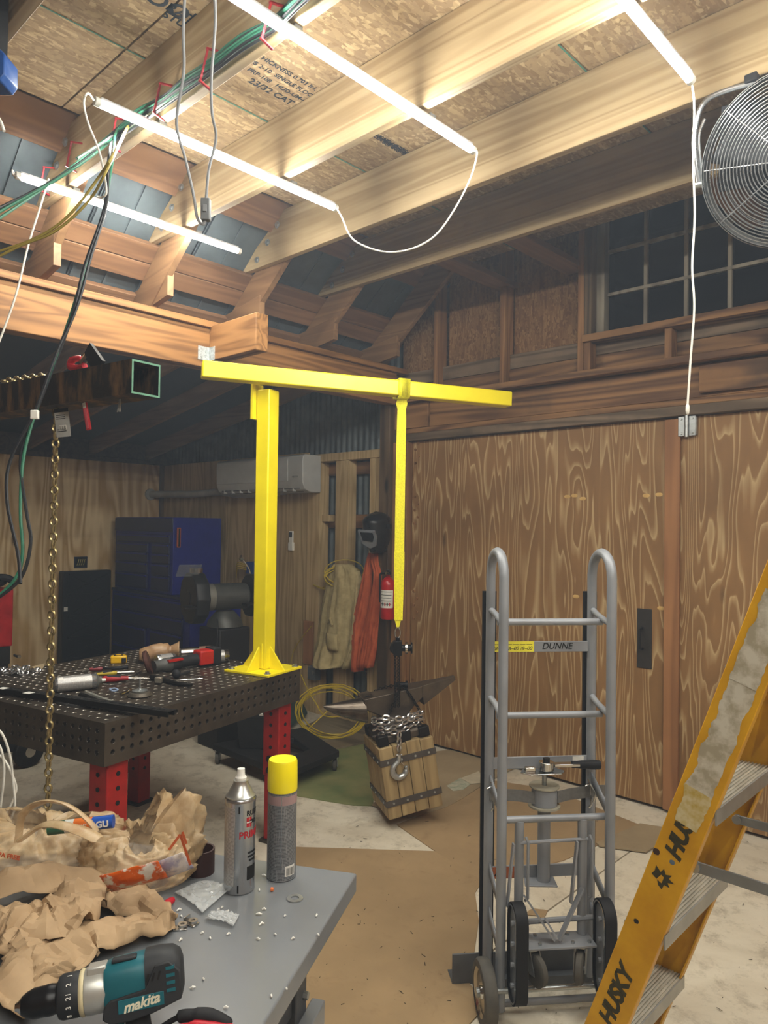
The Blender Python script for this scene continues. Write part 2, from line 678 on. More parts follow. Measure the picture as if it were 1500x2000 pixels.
# window
wn = struct(B().bx((-2.115, 4.19, 2.765), (-.02, 4.198, 3.97)), 'window_1', m_glass)
m_sash = wood('window_sash_wood', '#70685c', '#98907f', 'Z', across=8, rings=4, knots=False)
pc('sill_plate', m_brdX, (-2.16, 4.02, 2.715), (.1, 4.19, 2.758), wb)
pc('jamb', m_darkY, (-2.165, 4.06, 2.76), (-2.118, 4.19, 3.97), wn)
pc('sash_stile', m_sash, (-2.117, 4.12, 2.76), (-2.065, 4.189, 3.97), wn)
for k in range(8):
    x = -1.827 + .237 * k
    pc('muntin', m_sash, (x - .011, 4.165, 2.76), (x + .011, 4.189, 3.97), wn, bev=.002)
for z in (3.02, 3.285, 3.55, 3.8):
    pc('muntin', m_sash, (-2.065, 4.163, z - .010), (-.02, 4.188, z + .010), wn, bev=.002)
for x in (-2.135, -1.64, -1.1, -.5):
    pc('cripple_stud', m_dstud, (x - .02, 4.04, 2.536), (x + .022, 4.118, 2.713))
# doors
d1 = struct(B().bx((-3.565, YG, .02), (-1.664, YG + .04, 2.21)), 'door_1', m_door, bev=.003)
d2 = struct(B().bx((-1.660, YG, .02), (.62, YG + .04, 2.21)), 'door_2', m_door, bev=.003)
pc('cover_strip', m_strip, (-1.663, YG - .022, .02), (-1.577, YG - .001, 2.2), d1)
for zz in (2.05, 1.6, .9, .25):
    b = B()
    for k in range(5):
        b.cyl((-3.535 + .03 * (k % 2), YG - .009, zz + .05 * k), (-3.535 + .03 * (k % 2), YG, zz + .05 * k), .010, n=8)
    b.o('bolt_row', m_dstud, d1, world=True)
h0 = at(1259, 1247, Y=YG)
ph = B()
ph.bx((h0.x - .043, YG - .006, h0.z - .17), (h0.x + .043, YG, h0.z + .17))
hp = ph.o('handle_plate', plain('blackened_plate', '#3a3632', .6, .3), d1, world=True, bev=.002)
B().tube([(h0.x - .01, YG - .006, h0.z + .06), (h0.x - .01, YG - .045, h0.z + .055), (h0.x - .01, YG - .045, h0.z - .055), (h0.x - .01, YG - .006, h0.z - .06)], .007, 8).o('pull_handle', m_black, d1, world=True)
# galvanised hinge-bolt at the top of the right leaf
hg = at(1345, 833, Y=YG)
b = B()
for s in (-1, 1):
    b.bx((hg.x + s * .030 - .017, YG - .028, hg.z - .055), (hg.x + s * .030 + .017, YG - .022, hg.z + .055))
    for zz in (-.04, .04):
        b.cyl((hg.x + s * .03, YG - .033, hg.z + zz), (hg.x + s * .03, YG - .027, hg.z + zz), .006, n=8)
b.cyl((hg.x, YG - .03, hg.z - .062), (hg.x, YG - .03, hg.z + .062), .011)
b.bx((hg.x - .05, YG - .022, hg.z - .05), (hg.x + .05, YG + .001, hg.z + .05))
b.o('strap_hinge', m_steel, d2, world=True, bev=.001)
# plywood plugs (football patches)
m_plug = plain('patch_wood', '#cda868', .6)
for px, py in ((1108, 970), (1122, 968), (1138, 974), (1125, 1165), (1291, 1188), (1262, 968), (1287, 966)):
    q = at(px, py, Y=YG)
    B().sph((q.x, YG, q.z), .022, 12, (1, .06, .55)).o('patch_plug', m_plug, d1, world=True)

# ---- left wall of the lean-to
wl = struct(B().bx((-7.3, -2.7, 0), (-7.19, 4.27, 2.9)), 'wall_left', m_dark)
for y0, y1 in ((2.933, 4.08), (1.713, 2.927), (.493, 1.707), (-.727, .487), (-2.6, -.733)):
    B().bx((XL - .018, y0, 0), (XL, y1, 2.2)).o('plywood_panel', m_ply_side, wl, world=True, bev=.002)
B().bx((XL - .02, -2.6, 2.2), (XL + .03, 4.08, 2.245)).o('top_plate', m_dark, wl, world=True, bev=.003)
B().bx((XL, 4.04, 0), (XL + .035, 4.079, 2.2)).o('corner_strip', m_darkY, wl, world=True, bev=.003)
# ---- the two walls outside the picture
struct(B().bx((2.62, -2.7, 0), (2.7, 4.27, 6.2)), 'wall_right', m_osbw)
struct(B().bx((-7.3, -2.78, 0), (2.7, -2.7, 6.2)), 'wall_front', m_osbw)

# ---- roofs
SL = .839


def zr(x):
    return 3.03 + SL * (x + 3.74)


b = B()
y0, y1 = -2.7, 4.35
x0, x1 = -3.98, .02
b.add([(x, y, zr(x) + dz) for x in (x0, x1) for y in (y0, y1) for dz in (.09, .12)], [(0, 1, 3, 2), (4, 6, 7, 5), (0, 4, 5, 1), (2, 3, 7, 6), (0, 2, 6, 4), (1, 5, 7, 3)])
x0, x1 = .02, 2.7
b.add([(x, y, zr(.02) - .6 * (x - .02) + dz) for x in (x0, x1) for y in (y0, y1) for dz in (.09, .12)], [(0, 1, 3, 2), (4, 6, 7, 5), (0, 4, 5, 1), (2, 3, 7, 6), (0, 2, 6, 4), (1, 5, 7, 3)])
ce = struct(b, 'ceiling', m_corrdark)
# metal roof panels under the deck, each with a rib
sd = V((1, 0, SL)).normalized()
sn = V((-SL, 0, 1)).normalized()
for k in range(12):
    ya = -2.62 + .61 * k
    b = B()
    p0 = V((-3.98, ya, zr(-3.98))) + sn * .045
    L = 1.45
    M = frame(p0, sd, (0, 1, 0))
    b.box((L / 2, .303, .004), (L, .6, .003), M)
    for yy in (.02, .20, .40):
        b.box((L / 2, yy, -.006), (L, .02 if yy < .1 else .012, .016 if yy < .1 else .006), M)
    b.o('roof_panel', m_galv, ce, world=True, smooth=False)
# sheathing boards across the rafters
for xa, xb in ((-3.83, -3.745), (-3.741, -3.655), (-3.42, -3.27), (-3.96, -3.91)):
    p = V((xa, -2.6, zr(xa)))
    M = frame(p, sd, (0, 1, 0))
    ll = (xb - xa) / sd.x
    for ya, yb in ((0, 3.61), (3.614, 6.8)):
        B().box((ll / 2, (ya + yb) / 2, .02), (ll, yb - ya, .036), M).o('sheathing_board', m_brdY, ce, world=True, bev=.003)
JY = (-1.0, -.4, .2, .82, 1.41, 2.01, 2.64, 3.25)
# rafters
for y in [v + .042 for v in JY] + [3.93]:
    poly = [(-3.98, zr(-3.98) - .24), (-2.2, zr(-2.2) - .24), (-2.2, zr(-2.2)), (-3.98, zr(-3.98))]
    M = Matrix(((1, 0, 0, 0), (0, 0, -1, y + .019), (0, 1, 0, 0), (0, 0, 0, 1)))
    B().prism(poly, .038, M).o('rafter', m_raft, ce, world=True, bev=.002)
# lean-to rafters, their plumb-cut ends resting on the plate
for y in (-2.2, -1.6, -1.0, -.35, .26, .87, 1.47, 2.08, 2.70, 3.31, 3.93):
    f = lambda x: 2.26 + .157 * (x + 7.16)
    poly = [(-7.2, f(-7.2)), (-3.57, f(-3.57)), (-3.57, f(-3.57) + .15), (-7.2, f(-7.2) + .15)]
    yy = y - .02
    M = Matrix(((1, 0, 0, 0), (0, 0, -1, yy + .019), (0, 1, 0, 0), (0, 0, 0, 1)))
    B().prism(poly, .038, M).o('lean_to_rafter', m_raft, ce, world=True, bev=.002)
f = lambda x: 2.26 + .157 * (x + 7.16)
b = B()
b.add([(x, y, f(x) + .155 + dz) for x in (-7.3, -3.95) for y in (-2.7, 4.3) for dz in (0, .02)], [(0, 1, 3, 2), (4, 6, 7, 5), (0, 4, 5, 1), (2, 3, 7, 6), (0, 2, 6, 4), (1, 5, 7, 3)])
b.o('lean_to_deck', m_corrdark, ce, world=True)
# plate beam between main room and lean-to
B().bx((-3.755, -2.6, 2.49), (-3.66, 4.0, 2.722)).o('plate_beam', m_beamY, ce, world=True, bev=.004)
B().bx((-3.80, -2.6, 2.724), (-3.635, 4.1, 2.762)).o('plate_cap', m_beamY, ce, world=True, bev=.003)
B().bx((-3.659, 2.369, 2.53), (-3.209, 2.452, 2.735)).o('beam_stub', wood('stub_wood', '#7a5228', '#a87a48', 'X', across=9, along=.6, rings=7), ce, world=True, bev=.005)
b = B()
b.bx((-3.659, 2.294, 2.53), (-3.656, 2.366, 2.61)).bx((-3.659, 2.366, 2.53), (-3.60, 2.369, 2.61))
for k in range(4):
    b.cyl((-3.656, 2.314 + .03 * (k % 2), 2.55 + .03 * (k // 2)), (-3.652, 2.314 + .03 * (k % 2), 2.55 + .03 * (k // 2)), .004, n=6)
b.o('angle_bracket', plain('galvanised_bracket', '#9aa0a0', .45, .5, c2='#c8cdcd', scale=60), ce, world=True)
# joists bolted to the rafters
for y in JY:
    poly = [(-3.69, 3.12), (2.6, 3.12), (2.6, 3.404), (-3.30, 3.404), (-3.72, 3.15)]
    M = Matrix(((1, 0, 0, 0), (0, 0, -1, y + .019), (0, 1, 0, 0), (0, 0, 0, 1)))
    j = B().prism(poly, .038, M).o('ceiling_joist', m_joist, ce, world=True, bev=.003)
    b = B()
    for xx, zz in ((-3.55, 3.17), (-3.45, 3.25), (-3.36, 3.33)):
        b.cyl((xx, y - .030, zz), (xx, y - .019, zz), .013, n=6).cyl((xx, y - .022, zz), (xx, y - .0185, zz), .02, n=12)
    b.o('bolt_heads', m_steel, j, world=True)
for y in (3.88,):
    pass
# OSB loft deck
for xa, xb in ((-3.22, -2.636), (-2.63, -1.395), (-1.389, -.17), (-.164, 1.05), (1.056, 2.6)):
    for ya, yb in ((-2.6, -1.2), (-1.194, 1.31), (1.318, 4.02)):
        p = B().bx((xa, ya, 3.406), (xb, yb, 3.424)).o('osb_panel', m_osb, ce, world=True)
        B().bx((xb - .006, ya, 3.4045), (xb, yb, 3.4061)).o('painted_edge', m_green, p, world=True)
# outlooker boards from the last joist to the gable
for x in (-2.78, -2.27, -1.2):
    B().bx((x - .07, 3.275, 3.2), (x + .07, 4.16, 3.238)).o('outlooker_board', m_brdY, ce, world=True, bev=.003)
# printing on the deck
pt = [o for o in ce.children if o.name.startswith('osb_panel')]


def ceil_text(body, px, py, size, xdir=(0, 1, 0), ydir=(1, 0, 0), **k):
    p = at(px, py, Z=3.4045)
    text(body, size, frame(p, xdir, ydir), m_ink, ce, 'printed_lettering', world=True, **k)


ceil_text('THICKNESS 0.703 IN.', 563, 143, .033, bold=.0005)
ceil_text('PS 2-10  SINGLE FLOOR', 556, 157, .033, bold=.0005)
ceil_text('PRP-108   HUD-UM-40C', 550, 172, .033, bold=.0005)
ceil_text('23/32 CAT', 530, 180, .05, bold=.0008)
ceil_text('5', 622, 190, .07, bold=.001)
for k, s in enumerate(('SIZED FOR SPACING', 'PANEL GRADE 24 OC', 'EXPOSURE 1  23/32', 'PS 2-10  PRP-108')):
    ceil_text(s, 752 + 10 * k, 272 + 8 * k, .034, (0, -1, 0), (-1, 0, 0), bold=.0006)
ceil_text('RATED', 372, 38, .06, bold=.001)
ceil_text('STURD', 357, 48, .05, bold=.001)
ceil_text('FLOOR', 318, 6, .10, bold=.002)

# ---------------------------------------------------------------- LED tubes
m_led = emis('led_diffuser', (1.0, .995, .925), LED)
m_alu = plain('tube_housing', '#d9dbdc', .4, .3)
tubes = {}
for i, (x, ya, yb, lab) in enumerate((
        (-3.33, 1.165, 2.345, 'lowest left glowing LED tube, above the plate beam beside the rafters'),
        (-2.53, 1.145, 2.325, 'glowing LED tube across the cable-carrying joist, second from the left'),
        (-1.73, 1.148, 2.328, 'long glowing LED tube cut by the top edge, centre of the ceiling'),
        (-.918, 1.265, 2.445, 'glowing LED tube nearest the fan at top right'))):
    t = E('led_tube_light', (x, (ya + yb) / 2, 3.085), lab, 'light', group='LED tubes under the joists')
    L = (yb - ya) / 2
    B().cyl((0, -L + .02, 0), (0, L - .02, 0), .0135, n=10).o('diffuser', m_led, t)
    b = B()
    b.box((0, 0, .016), (.026, 2 * L - .04, .012))
    b.o('housing', m_alu, t, bev=.003)
    for s in (-1, 1):
        B().cyl((0, s * (L - .021), .002), (0, s * L, .002), .0165, n=12).o('end_cap', m_white, t, bev=.002)
        B().box((0, s * L * .55, .027), (.018, .03, .016)).o('mounting_clip', m_steel, t)
    tubes[i] = (x, ya, yb)
# the same rows go on to the right of the picture and behind the photographer
for i, (x, ya, yb) in enumerate(((-.12, 1.265, 2.445), (.68, 1.265, 2.445), (1.48, 1.265, 2.445), (-.12, -.95, .23), (.68, -.95, .23), (1.48, -.95, .23))):
    t = E('led_tube_light', (x, (ya + yb) / 2, 3.085), ('glowing LED tube in the row beyond the right edge', 'glowing LED tube in the row behind the camera')[i > 2], 'light', group=('LED tubes beyond the right edge', 'LED tubes behind the camera')[i > 2])
    L = (yb - ya) / 2
    B().cyl((0, -L + .02, 0), (0, L - .02, 0), .0135, n=10).o('diffuser', m_led, t)
    B().box((0, 0, .016), (.026, 2 * L - .04, .012)).o('housing', m_alu, t)
    for s in (-1, 1):
        B().box((0, s * L * .55, .027), (.018, .03, .016)).o('mounting_clip', m_steel, t)
# ================================================================ large things
m_yel = plain('yellow_paint', '#f3e012', .38, var=.06, scale=6, coat=.3)
m_tbl = plain('weld_table_steel', '#3a332c', .42, .45, c2='#51483e', scale=7)
m_red = plain('red_leg_paint', '#9c1714', .45, var=.15)
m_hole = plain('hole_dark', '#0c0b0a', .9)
m_cham = plain('chamfer_glint', '#b9b3a6', .35, .6)  # pale colour paints the glints on the rims of the top holes
m_truck = plain('grey_truck_paint', '#83868a', .38, .1, c2='#92959a', scale=5)
m_rub = plain('black_rubber', '#17171a', .7)
m_grub = plain('grey_rubber', '#4a4742', .75, c2='#5c5850')
m_chrome = plain('chrome', '#c9c9c6', .18, 1.0, var=.05)
m_gold = plain('gold_chromate', '#9a8a5e', .32, .85, c2='#b5a67c', scale=60)
m_silver = plain('bright_zinc_chain', '#c9cacb', .25, .95, scale=50)
m_iron = plain('anvil_iron', '#4a4138', .42, .5, c2='#625648', scale=9, bump=.1)
m_dkiron = plain('dark_iron', '#211e1b', .5, .6)
m_paper_l = plain('label_paper', '#dcdad2', .6)
m_ink_k = plain('black_ink', '#101010', .6)
m_ink_r = plain('red_ink', '#b3222c', .6)

# ---------------------------------------------------------------- welding table
TA, TN, TZ = V((-.243, .970, 0)).normalized(), V((-.970, -.243, 0)).normalized(), .85
TO = V((-2.56, 1.246, 0))
TL, TW, TH = 1.205, 1.12, .160
tb = E('welding_table', TO, 'dark perforated steel welding table on red legs', 'table', M=frame(TO, TA, TN))


def tp(a, n, z=TZ):
    return TO + TA * a + TN * n + V((0, 0, z))


def holes(b, ch, M, u0, v0, nu, nv, su, sv, U, Vv, r=.0082, n=10):
    """a plate U x Vv (local xy, facing +z) with nu x nv real holes"""
    for i in range(nu):
        for j in range(nv):
            cx, cy = u0 + i * su, v0 + j * sv
            ring, sq, low, chm = [], [], [], []
            for k in range(n):
                a = 2 * pi * (k + .5) / n
                c, s_ = math.cos(a), math.sin(a)
                q = max(abs(c), abs(s_))
                sq.append((cx + c / q * su / 2, cy + s_ / q * sv / 2, 0))
                ring.append((cx + c * (r + .001), cy + s_ * (r + .001), 0))
                chm.append((cx + c * r, cy + s_ * r, -.0015))
                low.append((cx + c * r, cy + s_ * r, -.014))
            b.add(sq + ring, [(k, (k + 1) % n, n + (k + 1) % n, n + k) for k in range(n)], M)
            ch.add(ring + chm, [(k, (k + 1) % n, n + (k + 1) % n, n + k) for k in range(n)], M)
            b.add(chm + low, [(k, (k + 1) % n, n + (k + 1) % n, n + k) for k in range(n)], M)
            # corners of the square cell
            h, w = su / 2, sv / 2
            for sx, sy in ((1, 1), (-1, 1), (-1, -1), (1, -1)):
                p = sorted(sq, key=lambda t: (t[0] - cx - sx * h) ** 2 + (t[1] - cy - sy * w) ** 2)[:2]
                b.add([p[0], p[1], (cx + sx * h, cy + sy * w, 0)], [(0, 1, 2)], M)
    x0, x1 = u0 - su / 2, u0 + (nu - .5) * su
    y0, y1 = v0 - sv / 2, v0 + (nv - .5) * sv
    for p, q in (((0, 0), (x0, Vv)), ((x1, 0), (U, Vv)), ((x0, 0), (x1, y0)), ((x0, y1), (x1, Vv))):
        b.add([(p[0], p[1], 0), (q[0], p[1], 0), (q[0], q[1], 0), (p[0], q[1], 0)], [(0, 1, 2, 3)], M)


b, ch = B(), B()
sp = .0452
ch2 = B()
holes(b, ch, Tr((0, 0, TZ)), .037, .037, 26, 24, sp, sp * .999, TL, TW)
holes(b, ch2, frame((0, 0, TZ - TH), (1, 0, 0), (0, 0, 1)), .037, .046, 26, 3, sp, .040, TL, TH, r=.0095)
holes(b, ch2, frame((0, TW, TZ - TH), (0, -1, 0), (0, 0, 1)), .037, .046, 24, 3, sp, .040, TW, TH, r=.0095)
holes(b, ch2, frame((TL, 0, TZ - TH), (0, 1, 0), (0, 0, 1)), .037, .046, 24, 3, sp, .040, TW, TH, r=.0095)
b.bx((0, TW - .001, TZ - TH), (TL, TW, TZ - .001))
b.o('perforated_top', m_tbl, tb, smooth=False)
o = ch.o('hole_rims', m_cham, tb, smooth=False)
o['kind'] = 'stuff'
o = ch2.o('hole_rims', m_tbl, tb, smooth=False)
o['kind'] = 'stuff'
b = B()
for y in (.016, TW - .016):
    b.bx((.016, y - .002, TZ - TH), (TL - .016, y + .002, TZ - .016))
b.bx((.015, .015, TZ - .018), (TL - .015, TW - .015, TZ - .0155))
b.o('hole_backing', m_hole, tb)  # near-black sheets behind the holes, the shade inside put in as colour
hme = B().cyl((0, 0, -.0015), (0, 0, .0015), .009, n=10).mesh('bolt_hole')
hme.materials.append(m_hole)
for (u, w) in ((.085, .075), (TL - .085, .075), (.085, TW - .075), (TL - .085, TW - .075)):
    lg = B().bx((u - .05, w - .05, .33), (u + .05, w + .05, TZ - TH)).o('leg', m_red, tb, bev=.006)
    B().bx((u - .043, w - .043, .012), (u + .043, w + .043, .34)).o('leg_extension', m_red, lg, bev=.005)
    B().bx((u - .06, w - .06, 0), (u + .06, w + .06, .014)).o('foot_plate', m_tbl, lg, bev=.002)
    b, c = B(), B()
    for k in range(9):
        z = .64 - .055 * k
        e = .051 if z > .33 else .0437
        r = .0085 if k not in (4, 5) else .012
        if k in (4, 5):
            continue
        inst('bolt_hole', hme, Tr((u, w - e, z)) @ Rt(pi / 2, 'X'), lg)
        inst('bolt_hole', hme, Tr((u - e, w, z)) @ Rt(pi / 2, 'Y'), lg)
    for k in (4, 5):
        z = .64 - .055 * k
        B().cyl((u - .052, w, z), (u - .066, w, z), .017, n=6).o('adjuster_bolt', m_dkiron, lg)

# ---------------------------------------------------------------- yellow jib crane bolted on the table
JC = tp(TL - .128, .132)
JM = frame(JC, TA, TN)
jb = E('jib_crane', JC, 'bright yellow jib crane bolted to the welding table corner', 'crane', M=JM)
B().box((0, 0, .006), (.275, .275, .012)).o('base_plate', m_yel, jb, bev=.002)
b = B()
for su, sv in ((-1, -1), (-1, 1), (1, -1), (1, 1)):
    p = (su * .112, sv * .112)
    b = B()
    b.cyl((p[0], p[1], .012), (p[0], p[1], .015), .017, n=14).cyl((p[0], p[1], .015), (p[0], p[1], .024), .011, n=6)
    b.o('anchor_bolt', m_steel, jb)
ztop = at(530, 762, D=3.67).z - TZ
s_ = .041
b = B().bx((-s_, -s_, .012), (s_, s_, ztop))
b.o('post', m_yel, jb, bev=.007)
for k in range(4):
    M = Rt(k * pi / 2, 'Z')
    B().prism([(s_ - .001, .012), (.132, .012), (s_ - .001, .125)], .008, M @ Matrix(((1, 0, 0, 0), (0, 0, 1, -.004), (0, 1, 0, 0), (0, 0, 0, 1)))).o('gusset', m_yel, jb, bev=.001)
# arm
AL, AR = at(394, 722, D=3.52), at(994, 781, D=4.05)
ad = (AR - AL).normalized()
b = B()
_x, _y, _z = basis(ad)
hw = .0405
ring = [(-1, -1), (1, -1), (1, 1), (-1, 1)]
b.loft([[AL + _x * (a * hw) + _y * (c * hw) for a, c in ring], [AR + _x * (a * hw) + _y * (c * hw) for a, c in ring]])
b.o('arm', m_yel, jb, world=True, bev=.006)
# hinge plate between post and arm, on the far side of the post
pp = tp(TL - .128, .132 + s_ + .010, 0)
dd = (JC - AL).dot(ad)
zb = (AL + ad * dd).z - hw
B().prism([(-.030, zb - .17), (.052, zb - .17), (.052, zb + .01), (-.030, zb + .01)], .016, frame((JC.x, JC.y, 0), TA, (0, 0, 1)) @ Tr((-.035, 0, -(s_ + .018)))).o('hinge_plate', m_yel, jb, world=True, bev=.002)
B().cyl(V((JC.x, JC.y, ztop + TZ)), V((JC.x, JC.y, zb + .005)), .022, n=14).o('pivot_pin', m_dkiron, jb, world=True)
# weld bead
B().tube([(-s_ - .003, -s_ - .003 + .02, .02 + .0) , (-s_ - .003, -s_ + .02, .14)], .004, 6).o('weld_bead', m_yel, jb)

# ---------------------------------------------------------------- rusty square tube arm coming in from the left, on its own post
ge = at(285, 740, D=2.19)
gd = V((-.9887, -.1501, 0))
gl = 2.0
ga = E('steel_tube_arm', ge + gd * (gl - .06) - V((0, 0, ge.z)), 'rusty dark square steel tube arm with green rimmed open end', 'steel arm')
m_rust = plain('mill_scale_rust', '#2a2420', .55, .3, c2='#80603c', scale=22, stretch=(1, 1, .3), lo=.47, hi=.7, bump=.1)
gs = gd.cross(V((0, 0, 1)))
h = .051
b = B()
ro = [ge + gs * (a * h) + V((0, 0, c * h)) for a, c in ring]
ri = [ge + gs * (a * .045) + V((0, 0, c * .045)) for a, c in ring]
b.loft([ro, [p + gd * gl for p in ro]], cap=False)
b.loft([ri, [p + gd * gl for p in ri]], cap=False)
b.o('tube', m_rust, ga, world=True)
b = B()
b.loft([ri, ro], cap=False)
b.v = [p - gd * .0015 for p in b.v]
b.o('painted_rim', plain('green_rim', '#5f8c74', .5), ga, world=True)
pb = ge + gd * (gl - .06)
B().bx((pb.x - .05, pb.y - .05, .01), (pb.x + .05, pb.y + .05, ge.z - h)).o('support_post', m_rust, ga, world=True, bev=.005)
B().bx((pb.x - .15, pb.y - .15, 0), (pb.x + .15, pb.y + .15, .012)).o('base_plate', m_rust, ga, world=True)
# red grab hook with clevis plate on top of the arm
hk = at(150, 716, D=2.37)
hk.z = ge.z + h
gk = E('grab_hook', hk, 'red grab hook lying on the rusty tube arm', 'hook')
m_rhk = plain('red_hook_paint', '#c22430', .4)
b = B()
b.tube([hk + gs * .0 - gd * .045 + V((0, 0, .018)), hk + V((0, 0, .016)), hk + gd * .028 + V((0, 0, .022)), hk + gd * .036 + V((0, 0, .036)), hk + gd * .02 + V((0, 0, .048)), hk - gd * .025 + V((0, 0, .046))], [.011, .012, .013, .012, .010, .007], 8, sub=5)
b.o('hook', m_rhk, gk, world=True)
B().tube([hk - gd * .03 + V((0, 0, .03)), hk - gd * .06 + V((0, 0, .05))], .012, 8).o('clevis', m_chrome, gk, world=True)
B().bar(hk - gd * .06 + V((0, 0, .07)), hk - gd * .13 + V((0, 0, .004)), .012, .05).o('plate', m_dkiron, gk, world=True)
# red tool handle hanging below the arm
rh = at(165, 788, D=2.33)
rh.z = ge.z - h
rb = at(174, 840, D=2.33)
o = B()
o.bar(rh, rb, .022, .008, up=gs)
rhd = E('red_wrench_handle', rb, 'red tool handle hanging under the rusty tube arm', 'tool')
o.o('handle', m_rhk, rhd, world=True, bev=.003)
B().bar(rh.lerp(rb, .05) - CF * .006, rh.lerp(rb, .95) - CF * .006, .010, .002, up=gs).o('raised_panel', plain('light_red', '#d8606a', .5), rhd, world=True)
B().bar(rh.lerp(rb, .02) - CF * .007, rh.lerp(rb, .2) - CF * .007, .014, .002, up=gs).o('white_sticker', m_paper_l, rhd, world=True)
# small grey wire end
w0 = at(234, 782, D=2.25)
w0.z = ge.z - h
T(B().tube([w0, w0 + V((0, 0, -.04))], .004, 6).tube([w0 + V((0, 0, -.002)), w0 + gd * .012 + V((0, 0, -.04))], .002, 6).o('wire_stub', plain('grey_wire', '#8b8b88', .5), None), 'short grey wire ends poking out below the rusty tube arm', 'wire')

# ---------------------------------------------------------------- chains
_linkc = {}


def link_mesh(L, Wd, r, mat, n=6):
    key = (L, Wd, r, mat.name)
    if key not in _linkc:
        a, R = L / 2 - Wd / 2, Wd / 2 - r
        pts = []
        for k in range(5):
            t = -pi / 2 + pi * k / 4
            pts.append((R * math.sin(t + 0) if 0 else R * math.cos(t + pi / 2) * -1, 0, a + R * math.sin(t + pi / 2)) if 0 else (R * math.cos(pi - pi * k / 4), 0, a + R * math.sin(pi * k / 4)))
        for k in range(5):
            pts.append((R * math.cos(-pi * k / 4), 0, -a - R * math.sin(pi * k / 4)))
        me = B().tube(pts, r, n, closed=True).mesh('chain_link')
        me.materials.append(mat)
        _linkc[key] = me
    return _linkc[key]


def chain(path, pitch, wid, r, mat, par, sub=6, twist0=0.0, joined=None, xref=None):
    """links laid along a smooth path; every other link is turned a quarter"""
    pts = catmull([V(p) for p in path], sub) if len(path) > 2 else [V(p) for p in path]
    seg = [0]
    for p, q in zip(pts, pts[1:]):
        seg.append(seg[-1] + (q - p).length)
    n = int(seg[-1] / pitch)
    me = link_mesh(pitch + 2 * r, wid, r, mat)

    def pos(s):
        for i in range(len(seg) - 1):
            if s <= seg[i + 1]:
                f = (s - seg[i]) / max(1e-9, seg[i + 1] - seg[i])
                return pts[i].lerp(pts[i + 1], f)
        return pts[-1]
    xr = None
    wi = wmat(par).inverted() if par is not None else Matrix()
    for k in range(n):
        c, d = pos((k + .5) * pitch), pos((k + 1) * pitch) - pos(k * pitch)
        z = d.normalized()
        if xr is None:
            xr = V(xref) if xref is not None else basis(z)[0]
        xr = (xr - z * xr.dot(z)).normalized()
        a = twist0 + (k % 2) * pi / 2
        x = xr * math.cos(a) + z.cross(xr) * math.sin(a)
        M = frame(c, x, z.cross(x))
        if joined is not None:
            joined.add([v.co for v in me.vertices], [list(p.vertices) for p in me.polygons], M)
        else:
            inst('chain_link', me, wi @ M, par)


ct = at(110, 792, D=2.45)
ct.z = ge.z - h
cb = V((ct.x, ct.y, .5))
gc = E('gold_chain', cb, 'gold transport chain hanging from the rusty tube arm', 'chain')
chain([ct + V((0, 0, -.002)), cb], .0262, .0295, .0046, m_gold, gc, xref=CR)
# tail of the chain lying over the arm
chain([ct + gd * .35 + V((0, 0, .125)), ct + gd * .25 + V((0, 0, .122)), ct + gd * .12 + V((0, 0, .118)), ct + gd * .03 + V((0, 0, .112))], .0262, .0295, .0046, m_gold, gc)
# hang tag wired to the chain
tg = at(122, 800, D=2.43)
ht = E('hang_tag', at(122, 853, D=2.43), 'grey cardboard hang tag wired to the gold chain', 'tag')
tM = frame(at(122, 826, D=2.425), CR * .98 + CU * .1, CU)
B().box((0, 0, 0), (.048, .094, .001), tM).o('card', plain('tag_grey', '#a9a9a5', .5), ht, world=True)
B().box((0, .042, .0012), (.048, .012, .001), tM).o('black_header', m_ink_k, ht, world=True)
for k in range(5):
    B().box((-.004, .026 - .006 * k - (.0 if k < 3 else .03), .001), (.030, .0022, .0006), tM).o('print_line', m_ink_k, ht, world=True)
B().box((.0, -.016, .001), (.024, .016, .0006), tM).o('barcode_patch', m_paper_l, ht, world=True)
for k in range(6):
    B().box((-.009 + .0036 * k, -.016, .0016), (.0015, .012, .0006), tM).o('barcode_bar', m_ink_k, ht, world=True)
B().tube([tM @ V((0, .042, 0)), ct + V((.0, 0, -.02)), ct + V((0, 0, -.002))], .0008, 5).o('tie_wire', m_steel, ht, world=True)

# ---------------------------------------------------------------- lifting strap over the jib arm, chain hoist
sx = at(784, 762, D=1)  # sight line only; met with the arm below
best = min((AL + ad * (k * .004) for k in range(400)), key=lambda p: abs(((p - CO).dot(CR) / (p - CO).dot(CF)) * FPX + CX - 785))
SP = best
an_x, an_y = SP.x, SP.y
st = E('lifting_strap', V((an_x, an_y, SP.z - .83)), 'yellow webbing sling choked around the yellow jib arm', 'strap')
m_web = plain('yellow_webbing', '#e6dc1e', .6, var=.12, scale=120, bump=.3)
b = B()
zs = hw + .005
pr_ = [(-zs, -zs - .01), (-zs, zs), (zs, zs), (zs, -zs - .01)]
Ms = frame(SP, _x, _y)  # local x across the arm, y up
for dl, wd in ((-.008, .05), (.006, .046)):
    prof = [(-zs - .002, -zs), (-zs - .002, zs + .002), (zs + .002, zs + .002), (zs + .002, -zs), (.0, -zs - .012)]
    rings_ = []
    loop = prof
    for q in (-wd / 2, wd / 2):
        rings_.append([SP + _x * a + _y * c + ad * (q + dl) for a, c in loop])
    b.loft(rings_, cap=False)
b.o('choker_loop', m_web, st, world=True, solid=.004)
zz = SP.z - zs
zb_ = at(776, 1226, D=(V((an_x, an_y, 1.4)) - CO).dot(CF)).z
b = B()
rr = []
